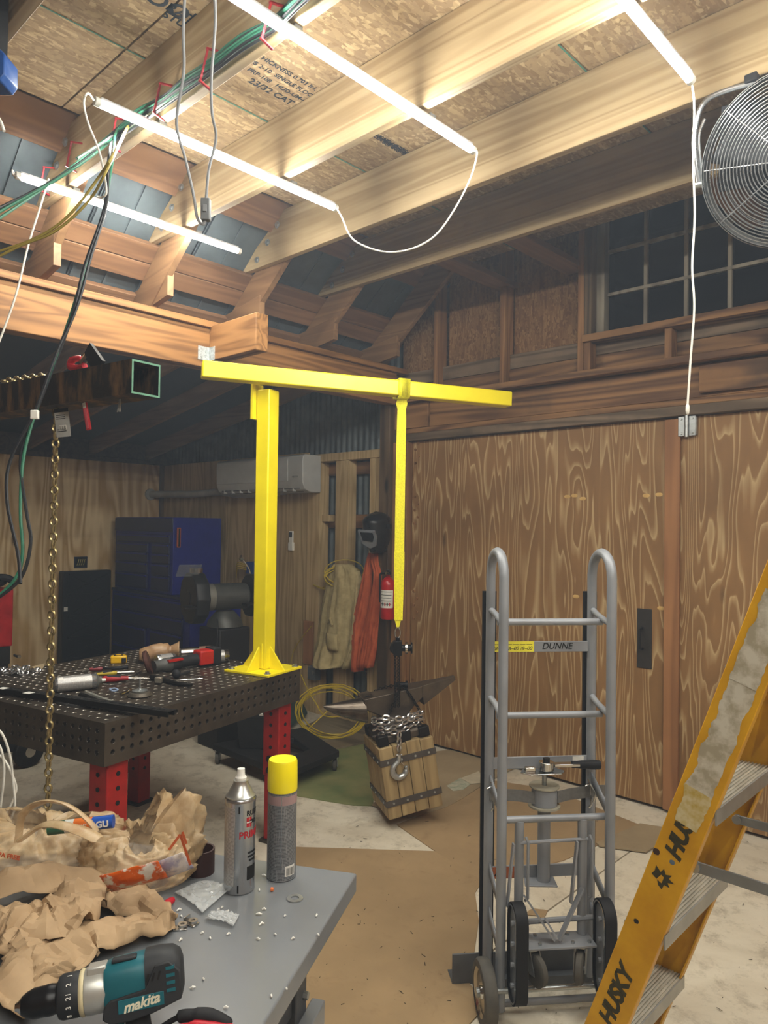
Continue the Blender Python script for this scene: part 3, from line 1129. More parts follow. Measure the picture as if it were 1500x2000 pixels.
for z, w, dx in ((zz - .0, .022, 0), (zz - .03, .030, 0), (zz - .06, .022, 0), (zz - .12, .024, 0), (zz - .3, .025, -.002), (zb_ + .36, .025, -.003), (zb_ + .12, .023, -.005), (zb_ + .05, .018, -.006), (zb_, .006, -.006)):
    c = V((an_x, an_y, z)) + CR * dx
    rr.append([c - CR * w - CF * .004, c + CR * w - CF * .004, c + CR * w + CF * .004, c - CR * w + CF * .004])
b.loft(rr)
b.o('vertical_band', m_web, st, world=True)
c = V((an_x, an_y, zb_ + .40)) + CR * -.003
b = B()
b.loft([[c + V((0, 0, dz)) + CR * (s * (.027)) - CF * f for s, f in ((-1, .003), (1, .003), (1, .009), (-1, .009))] for dz in (-.38, -.05, 0)])
b.v = [p if i > 3 else c + V((0, 0, -.36)) + (p - (c + V((0, 0, -.38)))) * .8 for i, p in enumerate(b.v)]
b.o('sewn_overlap', m_web, st, world=True)

HX = V((an_x, an_y, zb_)) - CR * .006
ho = E('chain_hoist', V((HX.x, HX.y, zb_ - .31)), 'small black lever chain hoist hung on the yellow sling', 'hoist')
m_hoist = plain('hoist_black', '#161618', .35, .5)
zc = zb_ - .105
B().tube([HX + CR * (.014 * math.sin(t)) + V((0, 0, .005 - .03 + .03 * math.cos(t))) for t in [2 * pi * k / 14 for k in range(14)]], .0045, 7, closed=True).o('top_shackle', m_chrome, ho, world=True)
hc = V((HX.x, HX.y, zc))
b = B()
b.cyl(hc - CR * .012 - CF * .02, hc - CR * .012 + CF * .04, .030, n=16)
b.box((0, 0, 0), (.045, .05, .075), frame(hc, CR, CF))
b.cyl(hc + CR * .02, hc + CR * .07, .018, n=14).cyl(hc + CR * .07, hc + CR * .078, .03, n=14)
b.cyl(hc + V((0, 0, .03)), hc + V((0, 0, .055)), .012, n=10)
b.o('body', m_hoist, ho, world=True, bev=.002)
B().cyl(hc + CR * .04, hc + CR * .052, .031, n=18).o('hand_knob', m_chrome, ho, world=True)
jn = B()
for k, dx in enumerate((-.012, .006)):
    chain([hc + CR * dx - V((0, 0, .03)), V((HX.x, HX.y, zb_ - .42)) + CR * (dx + .004)], .0165, .019, .0034, m_dkiron, None, joined=jn)
o = jn.o('load_chain', m_dkiron, ho, world=True)
o['kind'] = 'stuff'

# ---------------------------------------------------------------- anvil, stump (one tilted assembly hanging just above the floor)
_cfh = V((CF.x, CF.y, 0)).normalized()
_crh = V((CR.x, CR.y, 0)).normalized()
th = rad(17.0)
ar = _crh * math.cos(th) + _cfh * math.sin(th)
aw = _cfh * math.cos(th) - _crh * math.sin(th)
tilt = rad(-9.5)
base = frame((0, 0, 0), ar, aw)
AM0 = base @ Rt(tilt, 'Y')
near = at(760, 1604, Z=.055)
HWD, SH = .152, .375
# near-left bottom corner of the stump sits at "near"
AMo = near - (AM0 @ V((-HWD, -HWD, 0)))
AM = Tr(AMo) @ AM0
m_tim = wood('stump_timber', '#86704a', '#ae976b', 'Z', across=9, along=.5, rings=6, contrast=.7)
sm = E('anvil_stump', AMo, 'tilted stump of upright timbers with two iron bands', 'anvil stand', M=AM)
for i in range(4):
    for j in range(4):
        w = 2 * HWD / 4
        x, y = -HWD + (i + .5) * w, -HWD + (j + .5) * w
        dz = RN.uniform(-.004, .006)
        B().bx((x - w / 2 + .0012, y - w / 2 + .0012, RN.uniform(0, .006)), (x + w / 2 - .0012, y + w / 2 - .0012, SH + dz)).o('timber', m_tim, sm, bev=.003)
m_band = plain('iron_band', '#5b5550', .5, .5)
for z in (.085, .30):
    b = B()
    e = HWD + .0035
    ringA = [(-e, -e), (e, -e), (e, e), (-e, e)]
    inn = [(-HWD, -HWD), (HWD, -HWD), (HWD, HWD), (-HWD, HWD)]
    b.loft([[(x, y, z - .016) for x, y in inn], [(x, y, z - .016) for x, y in ringA], [(x, y, z + .016) for x, y in ringA], [(x, y, z + .016) for x, y in inn]], cap=False)
    bd = b.o('iron_band', m_band, sm)
    for k in range(4):
        for s in (0, 1, 2):
            x = -HWD + (k + .5) * HWD / 2
            p = [(x, -e, z), (-e, x, z), (e, x, z)][s]
            q = [(x, -e - .004, z), (-e - .004, x, z), (e + .004, x, z)][s]
            B().cyl(p, q, .006, n=8).o('band_screw', m_steel, bd)

an = E('anvil', AM @ V((0, 0, SH + .01)), 'large dark double-horn anvil chained to its tilted stump', 'anvil', M=AM @ Tr((0, 0, SH + .008)))
AH = .238          # anvil height
b = B()
# feet / base with arched outline, waist, body: stacked sections (half x, half y, z)
secs = [(.135, .115, 0), (.135, .115, .032), (.118, .098, .055), (.078, .060, .095), (.075, .055, .115), (.105, .055, .14), (.145, .055, .165), (.165, .058, .18), (.170, .062, AH)]
rings_ = []
for hx, hy, z in secs:
    c = .016 if z < .06 else .01
    rings_.append([(-hx + c, -hy, z), (hx - c, -hy, z), (hx, -hy + c, z), (hx, hy - c, z), (hx - c, hy, z), (-hx + c, hy, z), (-hx, hy - c, z), (-hx, -hy + c, z)])
b.loft(rings_)
b.o('body', m_iron, an, bev=.003, ang=.5)
b = B()
rr = []
for k in range(13):
    t = k / 12
    x = -.16 - .215 * t
    R = .064 * (1 - t) ** .75 + .006
    zc_ = AH - R * .98 - .002 + .004 * t
    rr.append([(x, R * math.cos(a), zc_ + R * math.sin(a)) for a in [2 * pi * q / 18 for q in range(18)]])
b.loft(rr)
b.o('round_horn', plain('worn_horn_steel', '#4a423a', .3, .85, c2='#6b6258', scale=12), an)
b = B()
b.loft([[(.160, -.056, AH), (.160, .056, AH), (.160, .05, AH - .105), (.160, -.05, AH - .105)], [(.375, -.014, AH), (.375, .014, AH), (.375, .013, AH - .022), (.375, -.013, AH - .022)]])
b.o('square_horn', m_iron, an, bev=.002)
b = B()
b.prism([(-.165, -.058), (-.10, -.058), (-.10, .10), (-.165, .09)], .045, Tr((0, 0, AH - .045)))
b.o('side_shelf', m_iron, an, bev=.003)
B().box((-.135, -.01, AH + .0005), (.022, .022, .001)).o('hardy_hole', m_hole, an)
for sx_ in (-1, 1):
    for sy_ in (-1, 1):
        B().box((sx_ * .115, sy_ * .110, .022), (.055, .05, .05)).o('foot_block', m_dkiron, an, bev=.004)
B().box((.0, -.122, .022), (.075, .03, .055)).o('foot_block', m_dkiron, an, bev=.004)
text('JHM', .055, frame((.045, -.0535, .178), (1, 0, 0), (0, .08, 1)), m_iron, an, 'raised_lettering', ext=.002)
B().box((.045, -.053, .178), (.13, .003, .062), Matrix()).o('raised_frame', m_iron, an, bev=.001)

# silver wrap chain with clevis slip hook
sc = E('silver_chain', AM @ V((0, -.13, SH + .05)), 'shiny silver chain wrapped round the anvil waist with a hook', 'chain')
for q in range(4):
    pts = []
    zq = SH + .066 + .021 * q
    for k in range(15):
        a = pi * 1.06 + (pi * .90) * k / 14
        pts.append(AM @ V((.142 * math.cos(a), .085 * math.sin(a) - .040 - .005 * (q % 2), zq + .014 * math.cos(a * 1.0 + q) + .006 * math.sin(5 * a + 2 * q))))
    chain(pts, .034, .034, .006, m_silver, sc, twist0=.5 * q)
hk0 = AM @ V((-.030, -.158, SH + .07))
hk1 = hk0 + V((0, 0, -.115))
chain([hk0, hk1], .034, .034, .006, m_silver, sc)
# slip hook
b = B()
hM = frame(hk1 + V((0, 0, -.012)) - aw * .004, ar, (0, 0, 1))
hkp = [(0, 0), (-.004, -.02), (-.024, -.042), (-.026, -.068), (-.004, -.086), (.022, -.078), (.032, -.056), (.030, -.040)]
b.tube([hM @ V((x * 1.25, y * 1.25, 0)) for x, y in hkp], [.011, .012, .014, .016, .016, .014, .010, .005], 10, sub=5)
b.o('slip_hook', plain('zinc_hook', '#b3b6b6', .35, .8), sc, world=True)
b = B()
b.cyl(hM @ V((-.015, .008, 0)), hM @ V((.015, .008, 0)), .005).cyl(hM @ V((0, 0, 0)), hM @ V((0, .012, 0)), .010)
b.o('hook_clevis', m_silver, sc, world=True)
B().tube([hM @ V((.003, -.018, .002)), hM @ V((.015, -.034, .002)), hM @ V((.027, -.042, .002))], .002, 6).o('latch', m_silver, sc, world=True)
# black sling chain in a V over the anvil to the hoist
bs = E('black_sling_chain', AM @ V((0, -.06, SH + AH)), 'thin black chain slung in a V over the anvil', 'chain')
top = AM @ V((.055, -.01, SH + AH + .03))
jn = B()
for x in (-.085, .135):
    chain([top, AM @ V((.055 + (x - .055) * .25, -.066, SH + AH)), AM @ V((x, -.075, SH + .10))], .0165, .019, .0034, m_dkiron, None, joined=jn)
chain([top, AM @ V((-.03, .07, SH + AH + .012)), AM @ V((-.12, .11, SH + AH - .03))], .0165, .019, .0034, m_dkiron, None, joined=jn)
o = jn.o('chain_legs', m_dkiron, bs, world=True)
o['kind'] = 'stuff'
b = B()
b.cyl(top - CR * .03, top + CR * .035, .014, n=12).cyl(top + CR * .028, top + CR * .04, .021, n=12)
b.o('coupling', m_hoist, bs, world=True)

# ---------------------------------------------------------------- appliance hand truck
HL, HR = at(976, 1991, Z=0), at(1189, 1977, Z=0)
hx = (HR - HL).normalized()
hy = V((-hx.y, hx.x, 0))
HM = frame((HL + HR) / 2, hx, hy)
hw2 = (HR - HL).length / 2
ht_ = E('hand_truck', (HL + HR) / 2, 'grey tubular appliance hand truck with stair belts', 'hand truck', M=HM)
RT, HT, DY = .0165, 1.50, .165


def zpx(y, D=2.38):
    return 1.585 - (y - 1032) / (1420 / D)


for s in (-1, 1):
    x = s * hw2
    pts = [(x, 0, .03), (x, 0, .5), (x, 0, 1.0), (x, 0, HT - DY / 2)]
    for k in range(1, 10):
        a = pi * k / 10
        pts.append((x, DY / 2 - DY / 2 * math.cos(a), HT - DY / 2 + DY / 2 * math.sin(a)))
    pts += [(x, DY, HT - DY / 2), (x, DY, 1.0), (x, DY, .5), (x, DY, .02)]
    B().tube(pts, RT, 12).o('side_rail', m_truck, ht_)
    B().bx((x - .024, DY + RT - .004, .06), (x + .024, DY + RT + .008, 1.36)).o('bumper_strip', m_rub, ht_)
    for z in (zpx(1222), zpx(1402)):
        B().tube([(x, DY - .01, z + .03), (x - s * .004, DY * .6, z + .018), (x, .01, z)], .0105, 10, sub=4).o('side_rung', m_truck, ht_)
    for z in (.66, .36, .21):
        B().add([(x - s * .002, .012, z - .03), (x - s * .002, DY - .01, z + .03), (x - s * .002, DY - .01, z + .075), (x - s * .002, .012, z + .005)], [(0, 1, 2, 3)]).o('side_gusset', m_truck, ht_, solid=.005)
    # wheel
    wx = x + s * .052
    r = .098
    prof = [(.034, -.024), (r - .022, -.024), (r - .006, -.021), (r, -.012), (r, .012), (r - .006, .021), (r - .022, .024), (.034, .024)]
    wM = Tr((wx, -.012, r)) @ Rt(pi / 2, 'Y')
    wh = B().lathe([(r - .026, -.0215), (r - .02, -.0225), (r - .006, -.020), (r, -.012), (r, .012), (r - .006, .020), (r - .02, .0225), (r - .026, .0215)], 32, wM, cap=False).o('wheel', m_grub, ht_)
    b = B()
    for t in (-1, 1):
        b.lathe([(.0, t * .020), (.016, t * .020), (.018, t * .018), (.022, t * .008), (.045, t * .006), (.062, t * .012), (r - .026, t * .020), (r - .024, t * .012)], 32, wM)
    b.o('hub', m_chrome, wh)
    b = B()
    for t in range(5):
        a = 2 * pi * t / 5
        b.cyl((-.008, 0, 0), (.008, 0, 0), .009, n=8, M=Tr((wx, -.012 + .04 * math.cos(a), r + .04 * math.sin(a))))
    b.cyl((wx - .03, -.012, r), (wx + .03, -.012, r), .014, n=12)
    b.o('hub_bolts', m_steel, wh)
    # stair-climbing belt
    bx_ = x - s * .040
    zc0, zc1, rb_ = .135, .345, .052
    loop = [(bx_, -.055 + rb_ * math.cos(a), zc1 + rb_ * math.sin(a)) for a in [pi * k / 8 for k in range(9)]] + [(bx_, -.055 - rb_ * math.cos(a), zc0 - rb_ * math.sin(a)) for a in [pi * k / 8 for k in range(9)]]
    bl = E('stair_belt', (0, 0, 0), None, None)
    bl.parent = ht_
    bd_ = B()
    ou = [[(p[0] - .019, p[1], p[2]) for p in loop], [(p[0] + .019, p[1], p[2]) for p in loop]]
    inn_ = [[(q[0], -.055 + (q[1] + .055) * .84, (q[2] - .24) * .955 + .24) for q in rg] for rg in ou]
    bd_.loft([ou[0], ou[1], inn_[1], inn_[0]], cap=False, closed=True)
    bpart = bd_.o('stair_belt', m_rub, ht_)
    bpy.data.objects.remove(bl)
    b = B()
    b.loft([[(q[0] + (.004 if i else -.004) * 0 + (.021 if i else -.021), -.055 + (q[1] + .055) * f, (q[2] - .24) * (1 - (1 - f) * .3) + .24) for q in loop] for i, f in ((0, .80), (0, .9))], cap=False)
    b.loft([[(q[0] + .021, -.055 + (q[1] + .055) * f, (q[2] - .24) * (1 - (1 - f) * .3) + .24) for q in loop] for f in (.80, .9)], cap=False)
    b.o('belt_guide', m_chrome, bpart)
    b = B()
    b.loft([[(bx_ - .012, -.055 + (q[1] + .055) * .8, (q[2] - .24) * .94 + .24) for q in loop], [(bx_ + .012, -.055 + (q[1] + .055) * .8, (q[2] - .24) * .94 + .24) for q in loop]])
    for k in range(4):
        b.cyl((bx_ - .022, -.055, .14 + .065 * k), (bx_ + .022, -.055, .14 + .065 * k), .008, n=8)
    b.o('belt_frame', m_truck, bpart)
xr_ = hw2
for z, yy in ((zpx(1217, 2.45), .075), (zpx(1398, 2.45), .075), (zpx(1600, 2.40), .03), (zpx(1946, 2.42), .035)):
    B().cyl((-xr_, yy, z), (xr_, yy, z), .0115, n=12).o('cross_rod', m_truck, ht_)
B().cyl((-xr_ - .06, -.012, .098), (xr_ + .06, -.012, .098), .009, n=10).o('axle', m_steel, ht_)


def bar_y(z, h, name='cross_bar', y=DY, x0=-1, x1=1):
    return B().bx((x0 * xr_, y - .004, z - h / 2), (x1 * xr_, y + .004, z + h / 2)).o(name, m_truck, ht_, bev=.001)


zD = zpx(1265, 2.54)
cbn = bar_y(zD, .036)
B().bx((-xr_ + .005, DY - .0055, zD - .017), (-xr_ + .155, DY - .004, zD + .019)).o('yellow_notice_label', plain('yellow_label', '#e3d93a', .6), cbn)
for k in range(3):
    text('~~~ ~~~', .012, frame((-xr_ + .03 + .048 * k, DY - .0058, zD + .009), (1, 0, 0), (0, 0, 1)), m_ink_k, cbn, 'handwriting')
    text('/8~00', .018, frame((-xr_ + .03 + .048 * k, DY - .0058, zD - .006), (1, 0, .03), (0, 0, 1)), m_ink_k, cbn, 'handwriting', shear=.3)
text('DUNNE', .031, frame((.055, DY - .0045, zD + .001), (1, 0, 0), (0, 0, 1)), m_ink_k, cbn, 'marker_lettering', shear=.25, bold=.0003)
zR = zpx(1490, 2.54)
bar_y(zR, .04)
zW = zpx(1700, 2.54)
cbw = bar_y(zW, .042)
B().bx((-xr_ + .015, DY - .0055, zW - .019), (-xr_ + .095, DY - .004, zW + .019)).o('warning_label', plain('orange_label', '#b9673c', .6), cbw)
B().prism([(-.012, -.01), (.012, -.01), (0, .012)], .001, frame((-xr_ + .033, DY - .0056, zW), (1, 0, 0), (0, 0, 1))).o('warning_triangle', m_ink_k, cbw)
# column, belt spool and ratchet
zdr = zpx(1556, 2.5)
B().cyl((.005, DY - .03, zpx(1722, 2.5)), (.005, DY - .03, zdr - .03), .022, n=14).o('column', m_truck, ht_)
B().prism([(-.075, -.03), (.035, -.045), (.045, .03), (-.06, .03)], .005, Tr((.005, DY - .03, zpx(1722, 2.5) - .004))).o('column_foot', m_truck, ht_, bev=.002)
b = B()
b.cyl((.005, DY - .03, zdr - .038), (.005, DY - .03, zdr - .032), .055, n=24).cyl((.005, DY - .03, zdr + .030), (.005, DY - .03, zdr + .034), .052, n=24)
b.o('spool_flange', plain('spool_beige', '#9c9684', .5), ht_)
B().cyl((.005, DY - .03, zdr - .031), (.005, DY - .03, zdr + .029), .044, n=24).o('spool_drum', m_truck, ht_)
b = B()
for s in (-1, 1):
    p = [(.005 + s * .04, DY - .05, 0), (.005 + s * .09, DY - .035, .004), (s * xr_, DY - .02, .006)] + ([(xr_ + .06, DY - .03, .01)] if s > 0 else [])
    b = B()
    b.loft([[(x, y, zdr - .022 + k), (x, y, zdr + .018 + k), (x, y + .003, zdr + .018 + k), (x, y + .003, zdr - .022 + k)] for x, y, k in p])
    b.o('webbing_belt', plain('grey_webbing', '#6e6c68', .7, bump=.2, scale=80), ht_)
B().cyl((.005, DY - .03, zdr + .03), (.005, DY - .03, zR - .005), .008, n=10).o('ratchet_shaft', m_steel, ht_)
b = B()
b.prism([(-.09, -.03), (-.06, -.055), (.05, -.05), (.07, -.02), (.05, .01), (-.07, .01)], .004, Tr((0, DY - .03, zR - .018)))
b.cyl((.005, DY - .05, zR - .01), (.005, DY - .05, zR + .018), .026, n=16)
b.box((.075, DY - .05, zR + .006), (.09, .03, .010))
b.box((-.055, DY - .055, zR - .006), (.035, .02, .018))
b.o('ratchet', m_chrome, ht_, bev=.002)
B().cyl((.005, DY - .05, zR + .018), (.005, DY - .05, zR + .030), .012, n=8).o('ratchet_nut', m_black, ht_)
B().tube([(.095, DY - .05, zR + .006), (.15, DY - .05, zR + .004), (xr_ + .012, DY - .05, zR + .002)], [.012, .014, .016, .015], 10, sub=3).o('ratchet_grip', m_rub, ht_)
B().box((.135, DY - .0055, zR + .010), (.04, .001, .016)).o('white_sticker', m_paper_l, ht_)
# wire hooks on the rails
for x, s in ((-xr_, -1), (xr_ - .02, 1)):
    b = B()
    b.tube([(x, DY - .03, zdr + .05), (x + .005, DY - .04, zdr + .03), (x + .005, DY - .045, zdr - .03), (x - .0, DY - .04, zdr - .045)], .0035, 6)
    b.tube([(x - .02, DY - .05, zdr + .035), (x, DY - .045, zdr + .04), (x + .018, DY - .05, zdr + .01), (x + .012, DY - .045, zdr - .025)], .0035, 6)
    b.o('wire_hook', m_chrome, ht_)
# fold-out caster frame
zT, zB = zpx(1600, 2.4), zpx(1838, 2.36)
for x in (-.115, .10):
    B().cyl((x, .03, zB), (x, .03, zT - .005), .0155, n=12).o('frame_tube', m_truck, ht_)
    B().tube([(x + .012, .0, zT - .045), (x + .018, -.008, zT - .06), (x + .018, -.008, zT - .24), (x + .012, 0, zT - .25)], .005, 7).o('release_rod', m_truck, ht_)
    B().bar((x - .025, .01, zT - .07), (x - .045, .01, zT - .27), .006, .018, up=(0, 1, 0)).o('link_arm', m_truck, ht_)
B().cyl((-.115, .02, zpx(1643, 2.4)), (.115, .02, zpx(1640, 2.4)), .006, n=8).o('tie_rod', m_truck, ht_)
B().cyl((-.15, .02, zpx(1795, 2.4)), (.15, .02, zpx(1792, 2.4)), .009, n=8).o('tie_rod', m_truck, ht_)
B().bar((-.105, .0, zpx(1745, 2.38)), (-.012, -.02, zB + .01), .006, .02, up=(0, 1, 0)).o('vee_link', m_truck, ht_)
B().bar((.09, .0, zpx(1735, 2.38)), (.004, -.02, zB + .01), .006, .022, up=(0, 1, 0)).o('vee_link', m_truck, ht_)
B().bar((-.035, .0, zpx(1790, 2.38)), (-.002, -.02, zB + .015), .006, .02, up=(0, 1, 0)).o('vee_link', m_truck, ht_)
b = B().box((-.005, .0, zB - .004), (.255, .09, .007))
cpl = b.o('caster_plate', m_truck, ht_, bev=.001)
b = B()
for x in (-.11, -.06, .05, .105):
    b.cyl((x, -.025, zB), (x, -.025, zB + .006), .006, n=6).cyl((x, .025, zB), (x, .025, zB + .006), .006, n=6)
b.o('plate_bolts', m_steel, cpl)
for x, rz in ((-.085, .35), (.085, -.5)):
    cm = Tr((x, -.005, 0)) @ Rt(rz, 'Z')
    zc_ = zB - .075
    cw = B().lathe([(.0, -.012), (.042, -.014), (.05, -.008), (.05, .008), (.042, .014), (.0, .012)], 24, cm @ Tr((0, -.03, zc_)) @ Rt(pi / 2, 'Y')).o('caster_wheel', m_grub, ht_)
    b = B()
    for s in (-1, 1):
        b.prism([(-.045, zc_ - .01), (-.02, zc_ - .012), (.02, zB - .01), (-.02, zB - .01)], .003, cm @ Matrix(((0, 0, 1, s * .018 - .0015), (1, 0, 0, 0), (0, 1, 0, 0), (0, 0, 0, 1))))
    b.cyl(V((-.02, -.03, zc_)), V((.02, -.03, zc_)), .007, n=8, M=cm)
    b.cyl((0, 0, zB - .018), (0, 0, zB - .008), .028, n=14, M=cm)
    b.o('caster_fork', m_steel, cw)
# toe plate
b = B()
b.bx((-.30, DY + .02, .0), (.27, DY + .026, .105))
b.bx((-.30, DY + .026, .0), (.27, DY + .10, .007))
b.bx((-xr_ - .01, DY - .01, .0), (xr_ + .01, DY + .02, .03))
b.o('toe_plate', plain('toe_plate_paint', '#5d5f62', .45, .2), ht_, bev=.001)

# ---------------------------------------------------------------- yellow fibreglass step ladder
m_lad = plain('ladder_fibreglass', '#c38d0c', .42, c2='#d9a414', scale=9, bump=.05)
m_ladw = plain('worn_label', '#c9c4b4', .6, c2='#a39a83', scale=30, lo=.4, hi=.6)
LY = 1.59
ld = V((.3345, 0, .9424))
lp = V((.9424, 0, -.3345))
L0 = V((-.834, LY, .42)) - ld * (.42 / .9424)
LW, LT, LH = .084, .028, 1.86
LYF = .405
la = E('step_ladder', L0 + V((.04, .2, 0)), 'yellow fibreglass step ladder with aluminium steps, paint-spattered', 'ladder')


def rail(y, s, name='front_rail'):
    b = B()
    o_ = V((L0.x, y, 0))
    # C channel: web outside, two flanges inwards
    cut = -o_.z
    web = [(0, 0), (LW, 0), (LW, LH), (0, LH)]
    pts = lambda u, w: o_ + lp * u + ld * (w + (.3345 / .9424) * u * 0)
    def blk(u0, u1, y0, y1):
        vs = []
        for u, w in ((u0, 0), (u1, 0), (u1, LH), (u0, LH)):
            p = o_ + lp * u + ld * w
            if w == 0:
                p = p + ld * (-p.z / ld.z)
            for yy in (y0, y1):
                vs.append((p.x, y + yy, p.z))
        b.add(vs, [(0, 2, 4, 6), (1, 7, 5, 3), (0, 1, 3, 2), (2, 3, 5, 4), (4, 5, 7, 6), (6, 7, 1, 0)])
    blk(0, LW, 0, s * .004)
    blk(0, .005, s * .004, s * LT)
    blk(LW - .005, LW, s * .004, s * LT)
    return b.o(name, m_lad, la, world=True, bev=.0015)


r1 = rail(LY, 1)
r2 = rail(LY + LYF, -1)


def onweb(u, w):
    return V((L0.x, LY - .0008, 0)) + lp * u + ld * w


def wof(px, py):
    p = at(px, py, Y=LY)
    d = p - V((L0.x, LY, 0))
    return d.dot(lp), d.dot(ld)


m_lett = plain('ladder_lettering', '#3a3418', .6)
for (px, py) in ((1195, 1940), (1330, 1612)):
    u, w = wof(px, py)
    text('HUSKY', .050, frame(onweb(LW * .50, w), ld, -lp), m_lett, r1, 'lettering', world=True, bold=.0022, shear=.25, space=.95)
u, w = wof(1288, 1712)
dog = [(-.5, .1), (-.35, .3), (-.3, .55), (-.1, .3), (.05, .5), (.12, .25), (.4, .3), (.25, .1), (.5, -.05), (.2, -.1), (.3, -.3), (.05, -.25), (-.05, -.5), (-.2, -.35), (-.25, -.1)]
b = B()
b.prism([(x * .05, y * .046) for x, y in dog], .0006, frame(onweb(LW * .48, w), (1, 0, 0), (0, 0, 1)))
b.o('dog_head_emblem', m_lett, r1, world=True)
b = B()
b.prism([(-.012, -.004), (-.002, .008), (.004, .004), (-.001, -.010)], .0008, frame(onweb(LW * .46, w) - V((0, .0004, 0)), (1, 0, 0), (0, 0, 1)))
b.o('emblem_eye', m_lad, r1, world=True)
# torn labels
for ki, (xa, ya, xb, yb, ma) in enumerate(((1372, 1590, 1440, 1290, m_ladw), (1338, 1612, 1365, 1545, plain('faded_label', '#b59b4a', .6, c2='#cfc49c', scale=40)), (1437, 1330, 1500, 1150, m_ladw))):
    ua, wa = wof(xa, ya)
    ub, wb_ = wof(xb, yb)
    n = 46
    lft, rgt = [], []
    for k in range(n + 1):
        w = wa + (wb_ - wa) * k / n
        lft.append((max(.008, .016 + .004 * noise.noise((w * 90, ua, 0)) + .01 * noise.noise((w * 23, ua, 3))), w))
        rgt.append((min(LW - .005, LW - .014 + .004 * noise.noise((w * 80, ub, 5)) + .01 * noise.noise((w * 19, ub, 7))), w))
    poly = lft + rgt[::-1]
    Mx = frame(onweb(0, 0), lp, ld)
    if True:
        b = B()
        b.prism([(x, y) for x, y in poly], .0004, Tr((0, -.0007 * ki, 0)) @ Mx)
        b.o('torn_label', ma, r1, world=True, smooth=False)
for (px, py, c, r) in ((1282, 1663, '#3b2415', .008), (1313, 1684, '#5b6a78', .006), (1243, 1799, '#1a1712', .006)):
    u, w = wof(px, py)
    B().sph(onweb(u, w), r, 10, (1, .15, 1)).o('stain_spot', plain('stain' + c, c, .6), r1, world=True)
# steps
m_stp = plain('step_aluminium', '#b7b2a4', .38, .6, c2='#d3cebf', scale=12, stretch=(8, 1, 8))
for zs_ in (.105, .405, .71, 1.01, 1.315, 1.62):
    w = zs_ / .9424
    c = V((L0.x, 0, 0)) + lp * (LW / 2) + ld * w
    b = B()
    b.bx((c.x - .044, LY + .004, c.z - .004), (c.x + .044, LY + LYF - .004, c.z))
    for k in range(11):
        x = c.x - .041 + .0082 * k
        b.bx((x - .0018, LY + .005, c.z), (x + .0018, LY + LYF - .005, c.z + .0028))
    sp_ = b.o('step', m_stp, la, world=True, smooth=False)
    b = B()
    b.bx((c.x - .047, LY + .004, c.z - .032), (c.x - .043, LY + LYF - .004, c.z + .002))
    b.bx((c.x + .043, LY + .004, c.z - .030), (c.x + .047, LY + LYF - .004, c.z + .002))
    b.o('step_lip', plain('step_lip_aluminium', '#a9a9a4', .4, .7), sp_, world=True)
# rear frame, spreaders, top cap (mostly outside the picture)
tp0 = V((L0.x, LY, 0)) + lp * .06 + ld * (LH - .03)
for y in (LY + .03, LY + LYF - .03):
    B().bar((tp0.x + .02, y, tp0.z), (.62, y, .005), .06, .022, up=(0, 1, 0)).o('rear_rail', m_lad, la, world=True, bev=.002)
for (a, bb) in (((1352, 1690), (1500, 1750)),):
    pass
m_spr = plain('spreader_steel', '#8d8f8f', .45, .7)
s0 = at(1358, 1692, Y=LY + .035)
B().bar(s0, V((.36, LY + .035, s0.z + .0)), .024, .005, up=(0, 1, 0)).o('spreader_bar', m_spr, la, world=True, bev=.001)
B().cyl(s0 - V((0, .008, 0)), s0 + V((0, .006, 0)), .012, n=12).o('spreader_rivet', m_steel, la, world=True)
s1 = at(1440, 1600, Y=LY + LYF - .04)
B().bar(s1, V((.36, LY + LYF - .04, s0.z)), .022, .005, up=(0, 1, 0)).o('spreader_bar', m_spr, la, world=True, bev=.001)
B().cyl(s1 - V((0, .008, 0)), s1 + V((0, .006, 0)), .011, n=12).o('spreader_rivet', m_steel, la, world=True)
B().bx((tp0.x - .08, LY - .02, tp0.z + .0), (tp0.x + .12, LY + LYF + .02, tp0.z + .045)).o('top_cap', m_lad, la, world=True, bev=.008)
# ================================================================ foreground workbench and what lies on it
BP = V((-1.158, 1.154, 0))
BU, BV = V((-.875, -.484, 0)).normalized(), V((.484, -.875, 0)).normalized()
BZ = .81
BM = frame(BP, BU, BV)
m_bench = plain('bench_grey_paint', '#76797c', .24, .0, var=.04, scale=4, rv=.05)
m_bleg = plain('bench_leg_paint', '#43464b', .4, .1)
wbn = E('workbench', BP + BU * .7 + BV * .35, 'grey steel workbench in the lower left foreground', 'workbench', M=BM)
B().bx((0, 0, BZ - .042), (1.6, .78, BZ)).o('bench_top', m_bench, wbn, bev=.004)
for u in (.10, 1.45):
    for v in (.13, .66):
        lg = B().bx((u - .022, v - .03, .0), (u + .022, v + .03, BZ - .043)).o('leg', m_bleg, wbn, bev=.003)
        B().bx((u - .05, v - .05, 0), (u + .05, v + .05, .012)).o('foot', m_bleg, lg, bev=.002)
        for z in (.60, .52):
            B().cyl((u - .022, v - .012, z), (u - .032, v - .012, z), .008, n=6).o('leg_bolt', m_steel, lg)
    B().bx((u - .012, .13, .58), (u + .012, .66, .70)).o('end_rail', m_bleg, wbn, bev=.003)
    B().prism([(.06, .36), (.30, .36), (.30, .40), (.16, .56), (.06, .56)], .03, frame((u - .035, 0, 0), (0, 1, 0), (0, 0, 1)) @ Tr((0, 0, -.015))).o('side_bracket', m_bench, wbn, bev=.003)
B().bx((.1, .10, .16), (1.45, .70, .185)).o('lower_shelf', m_bleg, wbn, bev=.003)


def bz(px, py, h=0.0):
    return at(px, py, Z=BZ + h)


